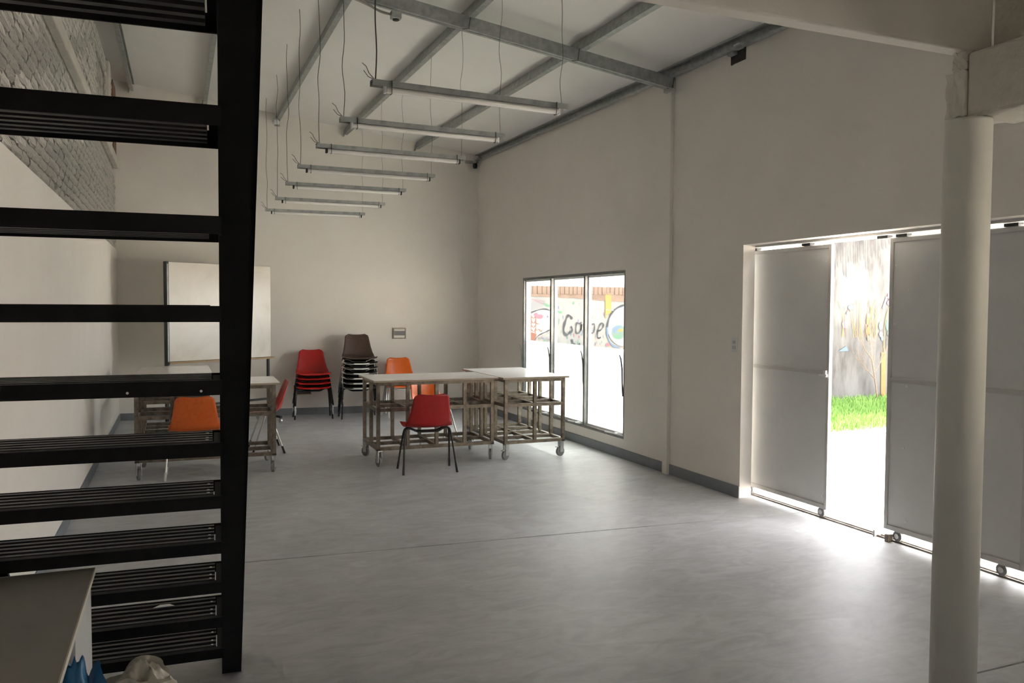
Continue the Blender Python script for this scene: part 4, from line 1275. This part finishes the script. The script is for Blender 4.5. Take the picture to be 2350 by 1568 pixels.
ribbon([(11.689, 1.767), (11.706, 1.823)], 0.05, 'p_violet', 'painted_stroke', 0)
ribbon([(11.858, 1.559), (11.907, 1.57)], 0.03, 'p_blue', 'painted_stroke', 0)
ribbon([(11.859, 1.522), (11.908, 1.533)], 0.03, 'p_blue', 'painted_stroke', 0)
ribbon([(11.861, 1.485), (11.91, 1.496)], 0.03, 'p_blue', 'painted_stroke', 0)
ribbon([(11.862, 1.448), (11.911, 1.459)], 0.03, 'p_blue', 'painted_stroke', 0)
blob([(10.614, 0.866), (10.788, 0.957), (10.838, 0.873), (10.73, 0.864)], 'p_blue', 'painted_patch')
blob([(10.674, 1.359), (10.738, 1.402), (10.805, 1.352), (10.798, 1.269), (10.695, 1.27)], 'p_violet', 'painted_patch')
ell(11.285, 1.485, 0.043, 0.036, 'p_teal', 20, 'painted_patch')
ell(10.872, 1.628, 0.066, 0.043, 'p_blue', 20, 'painted_patch')
ell(10.804, 1.538, 0.028, 0.032, 'p_violet', 20, 'painted_patch')
blob([(11.225, 1.249), (11.3, 1.321), (11.334, 1.157), (11.247, 1.147)], 'p_orange', 'painted_patch')
blob([(11.258, 1.121), (11.372, 1.157), (11.342, 1.048), (11.27, 1.048)], 'p_teal', 'painted_patch')
ell(11.576, 1.302, 0.044, 0.073, 'p_teal', 20, 'painted_patch')
ell(11.586, 1.155, 0.044, 0.051, 'p_violet', 20, 'painted_patch')
ell(11.738, 1.319, 0.039, 0.096, 'p_green', 20, 'painted_patch')
ell(11.782, 1.172, 0.044, 0.059, 'p_teal', 20, 'painted_patch')
ell(11.883, 1.097, 0.04, 0.074, 'p_pink', 20, 'painted_patch')
ell(11.618, 1.081, 0.029, 0.044, 'p_blue', 20, 'painted_patch')
ell(11.259, 1.394, 0.024, 0.072, 'p_orange', 20, 'painted_patch')
ribbon([(11.676, 0.805), (11.666, 1.099), (11.695, 1.43), (11.785, 1.687)], 0.02, 'p_orange', 'painted_stroke', 4)
ribbon([(10.784, 1.107), (10.731, 1.43), (10.833, 1.609)], 0.012, 'p_red', 'painted_stroke', 4)
ribbon([(10.95, 1.106), (10.902, 1.43), (10.855, 1.596)], 0.012, 'p_yellow', 'painted_stroke', 4)
ribbon([(10.714, 1.108), (10.702, 1.431), (10.732, 1.65)], 0.012, 'p_yellow', 'painted_stroke', 4)
ribbon([(10.993, 1.106), (10.942, 1.43), (10.929, 1.702)], 0.012, 'p_yellow', 'painted_stroke', 4)
ribbon([(11.219, 1.103), (11.245, 1.43), (11.286, 1.751)], 0.012, 'p_red', 'painted_stroke', 4)
ribbon([(11.097, 1.105), (11.077, 1.43), (11.082, 1.773)], 0.012, 'p_yellow', 'painted_stroke', 4)
ribbon([(11.36, 1.102), (11.31, 1.43), (11.433, 1.759)], 0.012, 'p_orange', 'painted_stroke', 4)
ribbon([(11.423, 1.101), (11.385, 1.43), (11.311, 1.676)], 0.012, 'p_yellow', 'painted_stroke', 4)
ribbon([(11.017, 1.105), (11.033, 1.43), (11.002, 1.762)], 0.012, 'p_orange', 'painted_stroke', 4)
ribbon([(11.476, 1.101), (11.447, 1.43), (11.45, 1.614)], 0.012, 'p_orange', 'painted_stroke', 4)
ribbon([(11.139, 1.104), (11.095, 1.43), (11.12, 1.623)], 0.012, 'p_yellow', 'painted_stroke', 4)
ribbon([(11.387, 1.102), (11.359, 1.43), (11.295, 1.775)], 0.012, 'p_orange', 'painted_stroke', 4)
ribbon([(11.272, 1.103), (11.291, 1.43), (11.345, 1.648)], 0.012, 'p_yellow', 'painted_stroke', 4)
ribbon([(10.686, 1.108), (10.695, 1.431), (10.584, 1.744)], 0.012, 'p_yellow', 'painted_stroke', 4)
ribbon([(11.447, 1.101), (11.474, 1.43), (11.348, 1.626)], 0.012, 'p_yellow', 'painted_stroke', 4)
ribbon([(11.324, 1.102), (11.319, 1.43), (11.383, 1.651)], 0.012, 'p_orange', 'painted_stroke', 4)

gw = thing('bounce_wall', 'unseen white wall added to bounce sun into the hall', 'garden wall')  # white reflector wall added out of view, sends sun through the doorway
MB().box(4.8, 16.0, -5.2, -5.0, -0.2, 3.0).build('bounce_wall_body', 'bounce_wall_render', gw)
for k in range(14):
    MB().box(4.8 + k * 0.8, 4.8 + k * 0.8 + 0.79, -5.24, -4.96, 3.0, 3.05).build('bounce_coping_stone', 'kerb', gw)
# dark damp staining running down from the top of the concrete wall
rnd = random.Random(8)
PAINT_N[0] += 1
vs, fs = [], []
xx = 8.7
zb_ = 1.9
while xx < 13.0:
    w_ = rnd.uniform(0.03, 0.09)
    zt_ = 2.765 + (xx - 10.58) * 0.206 - 0.012
    zb_ = 0.5 * zb_ + 0.5 * (zt_ - rnd.uniform(0.15, 0.85))
    n0 = len(vs)
    vs += [(xx, YW - 0.004, zt_), (xx + w_, YW - 0.004, zt_ + w_ * 0.206), (xx + w_ * 0.7, YW - 0.004, zb_), (xx + w_ * 0.2, YW - 0.004, zb_ + 0.05)]
    fs.append((n0, n0 + 1, n0 + 2, n0 + 3))
    xx += w_
MB().add(vs, fs).build('damp_stain', 'stain', bw)
# bare shrub in front of the concrete wall
sh = thing('bare_shrub', 'thin leafless shrub growing at the concrete boundary wall', 'shrub', (11.33, 10.62, -0.02))
rnd = random.Random(21)
def branch(start, dirv, length, r0, depth, mb):
    pts = [Vector(start)]
    dcur = Vector(dirv).normalized()
    for k in range(5):
        dcur = (dcur + Vector((rnd.uniform(-.14, .14), rnd.uniform(-.08, .08), rnd.uniform(-.03, .12)))).normalized()
        pts.append(pts[-1] + dcur * length / 5)
    mb.tube(pts, [r0 * (1 - 0.13 * k) for k in range(6)], 5)
    if depth > 0:
        for k in range(2, 6):
            for s in range(2 if k < 5 else 3):
                dd = (dcur + Vector((rnd.uniform(-.9, .9), rnd.uniform(-.35, .35), rnd.uniform(0, .6)))).normalized()
                branch(pts[k], dd, length * rnd.uniform(0.45, 0.7), r0 * 0.5, depth - 1, mb)
mb = MB()
mb.tube([(0, 0, 0), (-0.04, 0, 0.25), (-0.10, 0.0, 0.52), (-0.16, 0.0, 0.75)], [0.017, 0.015, 0.013, 0.011], 7)
mb.build('trunk', 'bark', sh)
for (p, dv, L) in (((-0.16, 0, 0.75), (-0.7, 0, 0.8), 0.6), ((-0.13, 0, 0.65), (0.1, 0, 1), 0.65), ((-0.10, 0, 0.52), (0.75, 0, 0.7), 0.5), ((-0.16, 0, 0.75), (-0.15, 0, 1), 0.55), ((-0.07, 0, 0.4), (-0.9, 0, 0.7), 0.55)):
    mb = MB()
    branch(p, dv, L, 0.009, 1, mb)
    mb.build('branch', 'bark', sh)
# neighbouring house beyond the wall
nh = thing('house', 'distant neighbouring house with an orange roof above the boundary wall', 'house', (23.0, 21.0, -0.2))
MB().box(-3, 3, -2.5, 2.5, 0, 3.6).build('house_wall', 'kerb', nh)
MB().prism([(-3.3, -2.8, 3.6), (-3.3, 2.8, 3.6), (-3.3, 0, 4.6)], (6.6, 0, 0)).build('house_roof', 'roof_tile', nh)
MB().box(-1.2, -0.2, -2.53, -2.5, 1.2, 2.4).build('house_window', 'dark', nh)
MB().box(0.8, 1.8, -2.53, -2.5, 1.2, 2.4).build('house_window', 'dark', nh)
tag(MB().box(-40, 60, -40, 60, -0.5, -0.21).build('ground', 'kerb'), 'open ground around the building', 'ground', kind='structure')
